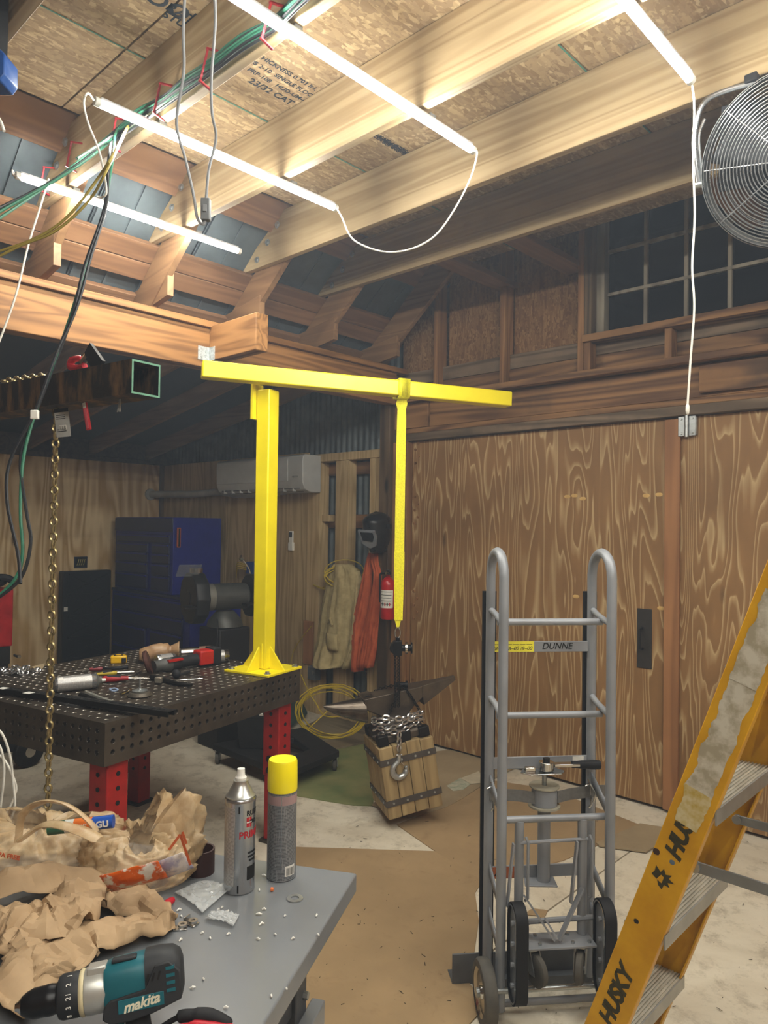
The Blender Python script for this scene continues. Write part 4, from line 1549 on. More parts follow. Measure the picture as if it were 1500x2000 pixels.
def text_cyl(body, size, c, r, face, z, mat, par, name='lettering', bold=.0003):
    """print wrapped round a can standing at c; face = horizontal direction the text is centred on"""
    o = text(body, size, Matrix(), mat, None, name, ext=.0002, bold=bold)
    a0 = math.atan2(face.y, face.x)
    for v in o.data.vertices:
        a = a0 + v.co.x / r
        v.co = V((c[0] + (r + .0004 + v.co.z) * math.cos(a), c[1] + (r + .0004 + v.co.z) * math.sin(a), c[2] + z + v.co.y))
    if par is not None:
        w = wmat(par).inverted()
        for v in o.data.vertices:
            v.co = w @ v.co
        o.parent = par
    return o


def patch_cyl(c, r, face, da0, da1, z0, z1, mat, par, name, n=8, eps=.0003):
    a0 = math.atan2(face.y, face.x)
    b = B()
    rr = []
    for k in range(n + 1):
        a = a0 + da0 + (da1 - da0) * k / n
        d = V((math.cos(a), math.sin(a), 0))
        rr.append([V(c) + d * (r + e) + V((0, 0, z)) for e, z in ((0, z0), (eps, z0), (eps, z1), (0, z1))])
    b.loft(rr)
    return b.o(name, mat, par, world=True)


def print_mat(name, bg, ink, scale):
    """rows of fine print"""
    t = NT(name)
    v = t.coord((1, 1, 1))
    sep = t.n('ShaderNodeSeparateXYZ')
    t.l(v, sep.inputs[0])
    ln = t.math('FRACT', t.math('MULTIPLY', sep.outputs[2], scale))
    rows = t.math('GREATER_THAN', ln, .45)
    v2 = t.coord((scale * .9, scale * .9, scale * .12))
    wd = t.math('GREATER_THAN', t.noise(v2, 1.2, 2, .6), .42)
    t.set(t.mix(t.math('MULTIPLY', t.math('MULTIPLY', rows, wd), .75), bg, ink), .35, .4)
    return t.m


m_can = plain('can_tin', '#a9abad', .22, .85, var=.06)
m_prn = print_mat('can_small_print', '#8a8d90', '#3c3f42', 330)
m_prnl = print_mat('can_light_print', '#b5b3b0', '#6d6a68', 380)
to_cam = lambda c: V((CO.x - c[0], CO.y - c[1], 0)).normalized()

# open spray can
c = bz(467, 1736)
k1 = E('spray_can', c, 'silver spray can with bare white nozzle on the bench', 'spray can')
fc = to_cam(c)
side = V((-fc.y, fc.x, 0))      # to the right as the camera sees it
B().lathe([(0, 0), (.030, 0), (.0325, .003), (.0322, .006), (.0322, .186), (.0330, .189), (.0330, .193), (.030, .197)], 32).o('body', m_can, k1)
B().lathe([(.030, .195), (.0315, .199), (.027, .202), (.0225, .213), (.0175, .220), (.0155, .226), (.0150, .230), (0, .231)], 32).o('dome', plain('dome_tin', '#b9bab6', .3, .8), k1)
B().lathe([(.0115, .229), (.012, .236), (.0085, .240), (.0078, .254), (.0, .255)], 20).o('nozzle', m_white, k1)
patch_cyl(c, .0322, fc, -1.35, -.35, .020, .180, m_prnl, k1, 'printed_panel')
patch_cyl(c, .0322, fc, -.12, -.02, .170, .184, m_ink_k, k1, 'black_mark', 3)
patch_cyl(c, .0322, fc, -.14, -.04, .006, .022, m_ink_k, k1, 'black_mark', 3)
for s, sz, z, mt in (('RUST', .014, .168, m_ink_k), ('PRO', .011, .150, m_ink_k), ('PRIMER', .020, .124, m_ink_r), ('HIGH PERF', .005, .086, m_ink_k), ('HARD HAT', .005, .078, m_ink_k), ('ENAMEL', .005, .070, m_ink_k)):
    text_cyl(s, sz, c, .0322, (fc + side * 1.35).normalized(), z, mt, k1, bold=.0004)
patch_cyl(c, .0322, fc, .42, .80, .140, .160, m_ink_r, k1, 'red_emblem', 4)
patch_cyl(c, .0326, fc, .595, .615, .139, .161, m_paper_l, k1, 'emblem_cross', 2)
patch_cyl(c, .0326, fc, .42, .80, .149, .151, m_paper_l, k1, 'emblem_cross', 4)
patch_cyl(c, .0322, fc, .5, 1.3, .030, .058, m_ink_k, k1, 'black_badge', 4)
# capped spray can
c = bz(549, 1711)
k2 = E('spray_can', c, 'grey spray can with bright yellow cap on the bench', 'spray can')
fc = to_cam(c)
B().lathe([(0, 0), (.030, 0), (.0325, .003), (.0318, .006), (.0318, .187), (.0305, .192)], 32).o('body', m_prn, k2)
patch_cyl(c, .0318, fc, -1.5, 1.5, .165, .184, plain('faded_red_band', '#9a7f7e', .4), k2, 'faded_band', 14)
patch_cyl(c, .0318, fc, -.05, .0, .02, .184, m_can, k2, 'seam', 2)
bp = patch_cyl(c, .0320, fc, .25, 1.05, .012, .034, m_paper_l, k2, 'barcode_label', 6)
for q in range(8):
    patch_cyl(c, .0324, fc, .36 + .08 * q, .36 + .08 * q + (.04 if q % 3 else .02), .014, .030, m_ink_k, k2, 'barcode_bar', 1)
B().lathe([(.0322, .190), (.0330, .194), (.0330, .215), (.0322, .252), (.030, .257), (.018, .2575), (0, .2565)], 32).o('cap', m_yel, k2)

# plastic carrier bags
m_bag = NT('tan_carrier_bag')
_v = m_bag.coord((1, 1, 1))
_n = m_bag.noise(_v, 30, 6, .7, .6)
m_bag.set(m_bag.ramp(_n, [(.3, '#c4a274'), (.7, '#e3caa2')]), .32)
m_bag.b.inputs['Alpha'].default_value = .6
m_bag.b.inputs['Transmission Weight'].default_value = .12
m_bag.bump(_n, .35, .004)
m_bag = m_bag.m


def ridged(p, f):
    return 1 - abs(noise.noise(V(p) * f)) * 2


def bag(c, ax, ay, h, peaks, seed, wr=.016, nu=96, nv=44):
    """a slumped bag: ground-hugging lump, gathered folds rising to peaks"""
    vs = []
    X, Yd = _crh, _cfh

    def f(u, v):
        th = 2 * pi * u
        ph = v
        dx, dy = math.cos(th), math.sin(th)
        prof = (math.sin(pi * min(1, ph * .86 + .12)) ** .6)
        top = h * (1 - math.cos(pi * ph)) / 2
        R = prof
        for pa, hh, wd in peaks:
            d = abs((th - pa + pi) % (2 * pi) - pi)
            g = math.exp(-(d / wd) ** 2) * ph ** 2.2
            top += hh * g
            R += .55 * g
        q = V((dx * 2.2 + seed, dy * 2.2, ph * 1.3))
        fold = ridged(q + V((0, 0, ph * .4)), 2.6) * .6 + ridged(q, 6.1) * .3 + ridged(q, 13) * .12
        R *= 1 + (fold - .5) * wr / .05 * (.35 + .65 * ph)
        z = top + (fold - .5) * wr * (.3 + ph)
        return V(c) + X * (dx * ax * R) + Yd * (dy * ay * R) + V((0, 0, max(.002, z)))
    return B().grid(f, nu, nv)


cb1 = bz(70, 1690)
g1 = E('carrier_bag', cb1, 'tan plastic carrier bag with looped handle at the left edge of the bench', 'plastic bag')
bag(cb1, .17, .10, .085, [(2.2, .012, .7), (.6, .008, .5)], 3.1).o('bag_body', m_bag, g1, world=True, ang=3.1)
b = B()
hp_ = [(35, 1645), (45, 1590), (85, 1566), (130, 1572), (170, 1600), (190, 1625)]
b.tube([at(x, y, D=1.50 - .0003 * x) for x, y in hp_], [.008, .012, .010, .012, .013, .010], 8, sub=6, flat=.35)
hp_ = [(40, 1640), (90, 1610), (150, 1620), (195, 1640)]
b.tube([at(x, y, D=1.44 - .0003 * x) for x, y in hp_], [.012, .014, .016, .012], 8, sub=6, flat=.4)
b.o('bag_handle', m_bag, g1, world=True)
m_redp = plain('bag_print', '#b5552e', .5)
text('BPA FREE', .011, frame(at(14, 1672, D=1.285), CR * .97 - CU * .18, CU), m_redp, g1, 'printed_lettering', world=True, bold=.0004)

cb2 = bz(272, 1722)
g2 = E('carrier_bag', cb2, 'tan plastic carrier bag standing open with orange packets inside', 'plastic bag')
bag(cb2, .118, .082, .105, [(.35, .085, .30), (1.25, .07, .34), (2.6, .01, .5), (5.0, -.02, .6)], 8.4, wr=.02).o('bag_body', m_bag, g2, world=True, ang=3.1)
b = B()
pk = frame(at(262, 1712, D=1.41), CR * .95 + CU * .25, CU - CF * .6)
b.grid(lambda u, v: pk @ V(((u - .5) * .115, (v - .5) * .055, .004 * noise.noise((u * 6, v * 5, 2)) + .010 * math.sin(pi * u) * math.sin(pi * v))), 14, 8)
b.o('orange_packet', plain('orange_wrapper', '#cf5a16', .3, c2='#dcd6cc', scale=26, lo=.5, hi=.56), g2, world=True, solid=.002)
b = B()
pk = frame(at(340, 1690, D=1.425), CR * .9 + CU * .35, CU - CF * .5)
b.grid(lambda u, v: pk @ V(((u - .5) * .06, (v - .5) * .05, .008 * math.sin(pi * u) * math.sin(pi * v))), 10, 8)
b.o('white_packet', plain('white_wrapper', '#d9cfc8', .3, c2='#9a93a8', scale=30, lo=.45, hi=.6), g2, world=True, solid=.002)
b = B()
for (xa, ya), (xb, yb) in (((352, 1630), (372, 1690)), ((352, 1630), (330, 1660)), ((356, 1625), (364, 1648))):
    b.bar(at(xa, ya, D=1.385), at(xb, yb, D=1.375), .005, .0006, up=-CF)
b.o('red_print_lines', m_redp, g2, world=True)

# glue tube lying across the bags
ga0, ga1 = at(95, 1618, D=1.505), at(222, 1604, D=1.52)
gt = E('glue_tube', (ga0 + ga1) / 2, 'blue and orange adhesive tube poking out of the carrier bag', 'tube')
gx = (ga1 - ga0).normalized()
segs = ((0, .26, '#2e5c46'), (.26, .40, '#c8cbc4'), (.40, .68, '#cf6a28'), (.68, 1.0, '#1d4ea8'))
for a, bb, col in segs:
    B().cyl(ga0.lerp(ga1, a), ga0.lerp(ga1, bb), .0135, n=18).o('tube_section', plain('tube' + col, col, .35), gt, world=True)
text('GU', .018, frame(ga0.lerp(ga1, .86) - CF * .0138 + CU * .001, gx, CU), m_white, gt, world=True, bold=.0006)
text('FAST', .008, frame(ga0.lerp(ga1, .56) - CF * .0138 + CU * .003, gx, CU), m_white, gt, world=True)

# crumpled brown packing paper
m_kraft = plain('kraft_paper', '#9a8060', .75, c2='#ad9270', scale=10, bump=.25)


def ribbon(path, wid, seed, amp=.016, n=60, m=14, lift=.012):
    pts = catmull([bz(x, y, h) for x, y, h in path], 8)
    N = len(pts) - 1
    vs = []

    def f(u, v):
        i = min(N - 1, int(u * N))
        p = pts[i].lerp(pts[i + 1], u * N - i)
        d = (pts[min(N, i + 1)] - pts[max(0, i - 1)])
        d.z = 0
        d.normalize()
        s = V((-d.y, d.x, 0))
        w = wid(u)
        q = V((u * 9 + seed, v * 2.4, seed))
        cr = abs(noise.noise(q * .8)) * 1.7 + abs(noise.noise(q * 1.7)) * .45
        z = amp * cr + lift * math.sin(pi * v) + .25 * w * (1 - abs(2 * v - 1)) * .5
        return p + s * ((v - .5) * w + .012 * noise.noise(q * 1.7)) + V((0, 0, .003 + z))
    return B().grid(f, n, m)


kp = ribbon([(-30, 1760, .03), (40, 1735, .05), (120, 1728, .03), (200, 1745, .02), (270, 1775, .012), (318, 1800, .006), (340, 1811, .004)], lambda u: .115 * (1 - u ** 3) + .012, 1.7)
k2_ = ribbon([(340, 1814, .004), (300, 1822, .008), (230, 1832, .014), (160, 1845, .02), (110, 1880, .02), (50, 1925, .02), (-20, 1990, .01)], lambda u: .02 + .105 * min(1, u * 2.2), 5.2)
k3_ = ribbon([(-20, 1830, .02), (40, 1815, .035), (90, 1820, .04), (135, 1800, .03), (150, 1755, .03)], lambda u: .12, 9.9, amp=.03)
k4_ = ribbon([(30, 1840, .035), (60, 1880, .035), (95, 1915, .03), (100, 1945, .012)], lambda u: .07, 12.3, amp=.01)
for q in (k2_, k3_, k4_):
    kp.add(q.v, q.f)
T(kp.o('packing_paper', m_kraft, None, smooth=True, ang=.28, solid=.0008), 'crumpled brown kraft packing paper on the bench', 'paper')

# ---- cordless drill lying on its side
dA, dB = at(30, 1968, D=1.075), at(352, 1896, D=1.135)
dxv = (dB - dA).normalized()
DM = frame(dA, dxv, (CU * .92 - CF * -.25))
dr = E('cordless_drill', DM @ V((.13, 0, -.03)), 'teal and black cordless drill lying on the bench', 'drill', M=DM)
LX = Rt(pi / 2, 'Y')            # lathe axis onto x
m_teal = plain('teal_plastic', '#1d5f6a', .4, var=.08)
m_dblk = plain('drill_rubber', '#26282b', .6)
m_dsil = plain('gearbox_silver', '#b8b8b2', .35, .5)
K = (dB - dA).length / .26
sc_ = lambda pr: [(r * K, z * K) for r, z in pr]
B().lathe(sc_([(0, 0), (.006, 0), (.008, .004), (.014, .010), (.016, .014)]), 20, LX).o('chuck_jaws', m_chrome, dr)
B().lathe(sc_([(.014, .010), (.019, .018), (.0225, .028), (.0228, .046), (.0235, .048), (.0235, .056), (.0225, .06), (.0225, .066)]), 28, LX).o('chuck', plain('chuck_black', '#1d1d1f', .35, .3), dr)
B().lathe(sc_([(.0225, .064), (.031, .068), (.0335, .074), (.034, .095), (.033, .101)]), 28, LX).o('torque_collar', m_dblk, dr)
for k, s in enumerate(('1', '2', '21', '3', '8')):
    a = rad(70 - 28 * k)
    p = V((.086 * K, .0343 * K * math.sin(a), .0343 * K * math.cos(a)))
    text(s, .010, frame(p, (0, math.cos(a), -math.sin(a)), (-1, 0, 0)), m_white, dr, 'collar_number')
B().lathe(sc_([(.033, .100), (.0355, .103), (.0355, .106), (.034, .108)]), 28, LX).o('ivory_ring', plain('ivory', '#c9bd97', .4), dr)
b = B().lathe(sc_([(.0345, .107), (.0355, .112), (.0355, .135), (.033, .145)]), 24, LX)
b.box((.128 * K, .028 * K, .004 * K), (.03 * K, .022 * K, .034 * K))
b.o('gearbox', m_dsil, dr, bev=.002)


def rrect(x, hy, hz, cy=0.0, cz=0.0, p=3.2, n=24):
    out = []
    for k in range(n):
        a = 2 * pi * k / n
        c_, s_ = math.cos(a), math.sin(a)
        q = (abs(c_) ** p + abs(s_) ** p) ** (-1 / p)
        out.append((x * K, (cy + hy * q * s_) * K, (cz + hz * q * c_) * K))
    return out


B().loft([rrect(.140, .036, .033), rrect(.150, .040, .036), rrect(.20, .042, .0375), rrect(.225, .041, .037), rrect(.232, .039, .036)]).o('motor_housing', m_teal, dr)
B().loft([rrect(.205, .0425, .038, .002), rrect(.226, .043, .0385, .002), rrect(.250, .041, .037, .001), rrect(.262, .034, .031), rrect(.266, .022, .02)]).o('rear_cap', m_dblk, dr)
B().prism([(.140, -.018), (.150, -.010), (.205, -.004), (.222, .028), (.245, .030), (.262, .012), (.262, -.03), (.215, -.042), (.180, -.046), (.150, -.045), (.137, -.036)], .006, Matrix(((K, 0, 0, 0), (0, K, 0, 0), (0, 0, K, .0345 * K), (0, 0, 0, 1)))).o('rubber_overmould', m_dblk, dr, bev=.002)
b = B()
for k in range(4):
    b.box(((.246) * K, (.020 - .011 * k) * K, .0375 * K), (.014 * K, .005 * K, .008 * K))
b.o('vent_slots', m_teal, dr)
for k in range(3):
    B().prism([(.206 + .009 * k, .006), (.2095 + .009 * k, .006), (.2135 + .009 * k, .018), (.210 + .009 * k, .018)], .001, Matrix(((K, 0, 0, 0), (0, K, 0, 0), (0, 0, K, .0404 * K), (0, 0, 0, 1)))).o('grip_slot', m_ink_k, dr)
B().box((.198 * K, -.022 * K, .0408 * K), (.072 * K, .020 * K, .001)).o('logo_panel', m_teal, dr, bev=.001)
text('makita', .0215 * K, frame(V((.198, -.0225, .0413)) * K, (1, .10, 0), (0, 1, 0)), plain('cream_print', '#d9d2b8', .5), dr, 'logo_lettering', bold=.0006, shear=.35)
B().box((.172 * K, .041 * K, .012 * K), (.040 * K, .006 * K, .020 * K)).o('speed_switch', m_dblk, dr, bev=.002)
b = B()
b.loft([[(p[0] + dx * K, p[1], p[2]) for p in rrect(0, .022, .018)] if 0 else [((.185 + s * .02 * math.cos(a) + .01 * t) * K, (-.035 - .085 * t) * K, (.017 * math.sin(a)) * K) for a in [2 * pi * q / 16 for q in range(16)] for s in (1,)] for t in (0, .3, .7, 1)])
b.o('grip', m_dblk, dr)
B().bx((.160 * K, -.140 * K, -.032 * K), (.235 * K, -.118 * K, .032 * K)).o('battery', m_dblk, dr, bev=.006)
B().box((.158 * K, -.055 * K, 0), (.016 * K, .026 * K, .014 * K)).o('trigger', m_teal, dr, bev=.003)

# red and black tool handle at the bottom edge
p0, p1 = bz(318, 2004, .015), bz(450, 2004, .015)
rp = E('pliers', (p0 + p1) / 2, 'red and black handled pliers at the bottom edge of the bench', 'pliers')
mid = (p0 + p1) / 2 + CU * .016
B().tube([p0, p0.lerp(mid, .5) + CU * .006, mid, p1.lerp(mid, .5) + CU * .006, p1], [.004, .009, .011, .010, .007], 10, sub=6).o('upper_handle', m_rub, rp, world=True)
B().tube([p0 - CF * .012, mid - CF * .014 - CU * .006, p1 - CF * .01, p1 + CR * .02 - CU * .02], [.005, .008, .010, .008], 10, sub=6).o('lower_handle', plain('red_grip', '#b3202c', .45), rp, world=True)

# clear zip bags
m_zip = plain('clear_film', '#d5d8d8', .12, alpha=.42, var=.05)
for (qx, lab) in ((((340, 1745), (392, 1722), (450, 1737), (395, 1785)), 'larger clear plastic zip bag beside the bare-nozzle can'), (((400, 1797), (412, 1782), (466, 1790), (455, 1811)), 'small clear plastic zip bag in front of the larger one')):
    P4 = [bz(x, y, .003) for x, y in qx]
    b = B()
    b.grid(lambda u, v: (P4[0] * (1 - u) + P4[1] * u) * (1 - v) + (P4[3] * (1 - u) + P4[2] * u) * v + V((0, 0, .002 + .007 * abs(noise.noise((u * 7 + qx[0][0], v * 6, 1))) + .004 * math.sin(pi * v))), 22, 18)
    o = b.o('zip_bag', m_zip, None, ang=.3, solid=.0006)
    T(o, lab, 'plastic bag')
    B().tube([P4[3].lerp(P4[2], t) + V((0, 0, .004)) for t in (0, .5, 1)], .0016, 6).o('zip_seal', m_zip, o, world=True)
# zinc hanger clips
for (x, y, a, lab) in ((352, 1813, .2, 'zinc hanger clip tucked against the brown paper'), (374, 1804, -.5, 'zinc hanger clip farther from the brown paper')):
    p = bz(x, y, .001)
    M = Tr(p) @ Rt(_yaw + a, 'Z')
    cl = E('hanger_clip', p, lab, 'metal clip', M=M)
    B().box((0, 0, .001), (.026, .018, .002)).o('plate', m_chrome, cl, bev=.0006)
    B().lathe([(.004, .001), (.009, .001), (.009, .004), (.004, .004), (.004, .001)], 18, Tr((.004, 0, .0045)), cap=False).o('boss', m_chrome, cl)
    B().box((-.012, 0, .006), (.002, .018, .012)).o('bent_tab', m_chrome, cl, bev=.0005)
# washer, ear plug, crumbs, red marker, brown tape roll
p = bz(576, 1756)
T(B().lathe([(.0085, 0), (.0165, 0), (.0168, .001), (.0165, .0028), (.0085, .0028), (.0085, 0)], 32, Tr(p), cap=False).o('washer', plain('zinc_washer', '#a8aaa8', .35, .8), None), 'flat zinc washer lying on the grey bench', 'washer')
p = bz(531, 1737, .004)
T(B().cyl(p - CR * .0025, p + CR * .0035, .0045, .0038, n=12).o('ear_plug', plain('orange_foam', '#d8743f', .8), None, bev=.001), 'tiny orange foam plug below the yellow-capped can', 'ear plug')
b = B()
for (x, y, w) in ((512, 1776, 8), (500, 1785, 12), (506, 1807, 9), (443, 1826, 6), (501, 1833, 7), (536, 1824, 4), (569, 1834, 6), (555, 1790, 3), (617, 1790, 3), (620, 1824, 4), (424, 1778, 4), (432, 1774, 3), (444, 1779, 4), (392, 1823, 5), (409, 1831, 4), (345, 1779, 8), (353, 1788, 4), (397, 1910, 3), (371, 1930, 8), (437, 1968, 7), (528, 1945, 3), (505, 1738, 3), (512, 1709, 10), (558, 1930, 3), (350, 1838, 4)):
    p = bz(x, y, .002)
    q = p + CR * (w / 1000) + _cfh * RN.uniform(-.006, .006)
    b.tube([p, p.lerp(q, .5) + V((0, 0, .002)) + _cfh * RN.uniform(-.003, .003), q], [.0013, .002, .0011], 5)
T(b.o('foam_crumbs', m_white, None), 'white foam crumbs and shavings scattered over the bench', 'crumbs', kind='stuff')
p0, p1 = bz(300, 1782, .008), bz(338, 1757, .008)
T(B().tube([p0, p0.lerp(p1, .15), p0.lerp(p1, .8), p1], [.004, .0075, .008, .006], 10).o('marker_pen', plain('red_pen', '#b81d2c', .4), None), 'red pen half under the standing carrier bag', 'pen')
p = bz(392, 1703)
T(B().lathe([(.026, 0), (.030, 0), (.030, .052), (.026, .052), (.026, 0)], 28, Tr(p), cap=False).o('tape_roll', plain('brown_roll', '#3b2421', .5), None), 'dark brown tape roll standing behind the carrier bag', 'tape')
# ================================================================ floor coverings
m_card = cardboard('cardboard', '#9d8461')
m_card2 = cardboard('cardboard_grey', '#9c8a6c')
m_greenb = plain('green_board', '#6d7a4e', .7, c2='#8d8a5c', scale=4, bump=.05)


def sheet(name, pts, mat, z0, th, label, cat, px=True):
    P = [at(x, y, Z=0) for x, y in pts] if px else [V((x, y, 0)) for x, y in pts]
    return T(B().prism([(p.x, p.y) for p in P], th, None, z0).o(name, mat, None, smooth=False), label, cat)


sheet('cardboard_sheet', [(560, 1655), (850, 1664), (862, 1672), (942, 1722), (928, 1745), (935, 1800), (918, 1925), (955, 1962), (890, 2030), (640, 2080), (560, 1900)], m_card, .0005, .004, 'large brown cardboard sheet on the floor in front of the hand truck', 'cardboard')
sheet('cardboard_sheet', [(775, 1612), (905, 1560), (960, 1525), (1075, 1542), (1254, 1614), (1100, 1682), (942, 1722), (862, 1672)], m_card, .0005, .004, 'brown cardboard sheet on the floor behind the hand truck', 'cardboard')
sheet('cardboard_sheet', [(725, 1575), (850, 1470), (880, 1466), (1010, 1500), (950, 1530), (903, 1562), (868, 1580), (800, 1600)], m_card2, .0048, .003, 'greyish cardboard sheet on the floor behind the anvil stump', 'cardboard')
sheet('cardboard_piece', [(1165, 1650), (1250, 1612), (1330, 1625), (1262, 1668), (1170, 1656)], m_card2, .0055, .006, 'small folded cardboard piece beside the ladder rail', 'cardboard')
sheet('painted_board', [(560, 1552), (585, 1500), (640, 1468), (720, 1452), (740, 1480), (728, 1575), (690, 1574), (640, 1566)], m_greenb, .0005, .004, 'green-painted board on the floor between dolly and anvil', 'board')
sheet('floor_plywood', [(556, 1470), (590, 1425), (640, 1398), (720, 1412), (722, 1452), (640, 1468), (585, 1500)], wood('floor_plywood_wood', '#6a5f4c', '#8f8268', 'X', across=4, along=.6, rings=6), .0052, .012, 'weathered plywood sheet on the floor under the yellow cord', 'plywood')
sheet('torn_paper', [(872, 1538), (900, 1522), (925, 1530), (905, 1545), (885, 1548)], plain('torn_green_white', '#8c9480', .8, c2='#b9b49e', scale=25), .0085, .002, 'torn green and white paper scrap left of the hand truck', 'paper')
sheet('torn_paper', [(900, 1524), (935, 1510), (950, 1532), (920, 1535)], plain('torn_white', '#b5ab93', .8), .0112, .002, 'torn pale paper scrap touching the hand truck rail', 'paper')
sheet('cardboard_scrap', [(1022, 1788), (1040, 1776), (1070, 1780), (1062, 1796), (1048, 1790)], m_card, .001, .004, 'small cardboard scrap between the hand truck frame tubes', 'cardboard')
b = B()
for _ in range(150):
    px, py = RN.uniform(600, 1500), RN.uniform(1600, 2000)
    p = at(px, py, Z=.0055)
    a = RN.uniform(0, pi)
    L = RN.choice((.003, .004, .005, .012, .02))
    q = p + V((math.cos(a), math.sin(a), 0)) * L
    b.tube([p, q], .0012, 4)
T(b.o('floor_debris', plain('debris_dark', '#3a2f22', .9), None), 'dark specks and shavings scattered over cardboard and concrete', 'debris', kind='stuff')

# ================================================================ lean-to end wall things
# split air conditioner
ac = E('air_conditioner', (-5.2, 3.98, 1.85), 'white split air conditioner high on the plywood wall', 'air conditioner')
X0, X1, Y0, Y1 = -5.83, -4.585, 3.875, 4.079
prof = [(Y1, 2.165), (Y0 + .03, 2.165), (Y0 + .008, 2.15), (Y0, 2.11), (Y0 + .004, 1.93), (Y0 + .03, 1.875), (Y0 + .09, 1.852), (Y1, 1.852)]
m_acw = plain('ac_plastic', '#b9bab8', .4, var=.04)
B().loft([[(x, y, z) for y, z in prof] for x in (X0, X1)]).o('casing', m_acw, ac, world=True, bev=.006)
B().loft([[(x, y - .004, z) for y, z in ((Y0 + .004, 2.145), (Y0 - .001, 2.11), (Y0 + .002, 1.945), (Y0 + .01, 1.945))] for x in (X0 + .01, X1 - .19)]).o('front_panel', m_acw, ac, world=True, bev=.002)
B().loft([[(x, y - .003, z - .004) for y, z in ((Y0 + .026, 1.887), (Y0 + .075, 1.862), (Y0 + .08, 1.87), (Y0 + .03, 1.895))] for x in (X0 + .06, X1 - .06)]).o('air_outlet', plain('outlet_dark', '#3b3d3f', .6), ac, world=True)
for k in range(9):
    x = X0 + .10 + .125 * k
    B().bx((x - .004, Y0 + .02, 1.86), (x + .004, Y0 + .055, 1.892)).o('vane', m_acw, ac, world=True)
text('MRCOOL', .018, frame((X1 - .09, Y0 - .002, 1.98), (1, 0, 0), (0, 0, 1)), plain('grey_print', '#6d6f70', .5), ac, 'logo_lettering', world=True)
# white line-set pipe
pz = 1.875
cp = at(299, 966, X=XL)
pl_ = E('conduit_pipe', (-6.4, 4.0, 1.85), 'white pipe running from the left wall to the air conditioner', 'pipe')
m_pipe = plain('pipe_white', '#a9a9a4', .5)
B().tube([(XL, 3.93, cp.z), (-6.9, 3.98, cp.z - .0), (-6.4, 4.02, pz - .0), (-6.0, 4.03, pz + .01), (-5.6, 4.03, pz - .02), (-5.0, 4.03, pz - .0)], .035, 12, sub=5).o('pipe', m_pipe, pl_, world=True)
B().cyl((XL, 3.93, cp.z), (XL + .03, 3.93, cp.z), .06, n=20).o('wall_flange', m_pipe, pl_, world=True, bev=.004)
# remote
q = at(571, 1056, Y=YG)
rm = E('remote_control', (q.x, YG, q.z - .08), 'white remote control in its holder on the plywood', 'remote')
B().bx((q.x - .024, YG - .02, q.z - .075), (q.x + .024, YG - .004, q.z + .085)).o('handset', m_white, rm, world=True, bev=.004)
B().bx((q.x - .019, YG - .0215, q.z + .03), (q.x + .019, YG - .019, q.z + .075)).o('screen', plain('lcd', '#3a4148', .3), rm, world=True)
B().bx((q.x - .03, YG - .024, q.z - .085), (q.x + .03, YG, q.z - .015)).o('holder', m_white, rm, world=True, bev=.003)
# grey outlet box and conduit strip
q = at(609, 1315, Y=YG - .06)
ob = E('outlet_box', (q.x, YG - .03, q.z - .05), 'grey metal outlet box low on the plywood edge', 'outlet box')
B().bx((q.x - .05, YG - .065, q.z - .055), (q.x + .05, YG - .005, q.z + .055)).o('box', plain('box_grey', '#6d7378', .45, .4), ob, world=True, bev=.004)
B().cyl((q.x + .02, YG - .067, q.z + .01), (q.x + .02, YG - .064, q.z + .01), .016, n=14).o('socket', m_steel, ob, world=True)
B().bx((-4.76, YG - .022, q.z + .057), (-4.64, YG - .005, q.z + .42)).o('backing_board', m_strip, ob, world=True, bev=.003)
# switch box with loose wires on the left wall
q = at(157, 1098, X=XL)
sw = E('switch_box', (XL, q.y, q.z - .06), 'blue plastic junction box with loose wire ends on the left wall', 'junction box')
m_jb = plain('box_navy', '#232a3c', .5)
for a, bb in (((-.065, -.055), (-.055, .055)), ((.055, -.055), (.065, .055)), ((-.055, -.055), (.055, -.046)), ((-.055, .046), (.055, .055))):
    B().bx((XL, q.y + a[0], q.z + a[1]), (XL + .012, q.y + bb[0], q.z + bb[1])).o('box_rim', m_jb, sw, world=True)
B().bx((XL, q.y - .055, q.z - .046), (XL + .002, q.y + .055, q.z + .046)).o('box_back', m_hole, sw, world=True)
for k in range(4):
    B().tube([(XL + .004, q.y - .035 + .02 * k, q.z - .03), (XL + .02, q.y - .03 + .02 * k, q.z), (XL + .012, q.y - .02 + .02 * k, q.z + .03)], .004, 6, sub=3).o('wire_end', plain('pale_wire', '#b3a46a', .5), sw, world=True)


def drape(rows, Y, T0, seed, mat, name, par, fold=.02, n=26):
    """hanging cloth: left/right outline per height row (picture measures met with the wall plane), bulging with vertical folds, closed at the back"""
    P = [(at(xl, y, Y=Y), at(xr, y, Y=Y)) for y, xl, xr in rows]
    P = [(a, b_) for a, b_ in P]
    cat_l = catmull([a for a, _ in P], 4)
    cat_r = catmull([b_ for _, b_ in P], 4)
    m = len(cat_l)
    rings_ = []
    for j in range(m):
        a, b_ = cat_l[j], cat_r[j]
        v = j / (m - 1)
        fr, bk = [], []
        for i in range(n + 1):
            u = i / n
            p = a.lerp(b_, u)
            q = V((u * 3.2 + seed, v * .9, seed))
            f = T0 * (math.sin(pi * u) ** .55) * (.55 + .6 * v) + fold * (.4 + v) * (noise.noise(q * 1.6) + .6 * (1 - 2 * abs(noise.noise(q * 3.1)))) * math.sin(pi * u) ** .3
            fr.append((p.x, Y - .012 - max(.004, f), p.z))
            bk.append((p.x, Y - .006, p.z))
        rings_.append(fr + bk[::-1])
    return B().loft(rings_).o(name, mat, par, world=True, ang=3.1)


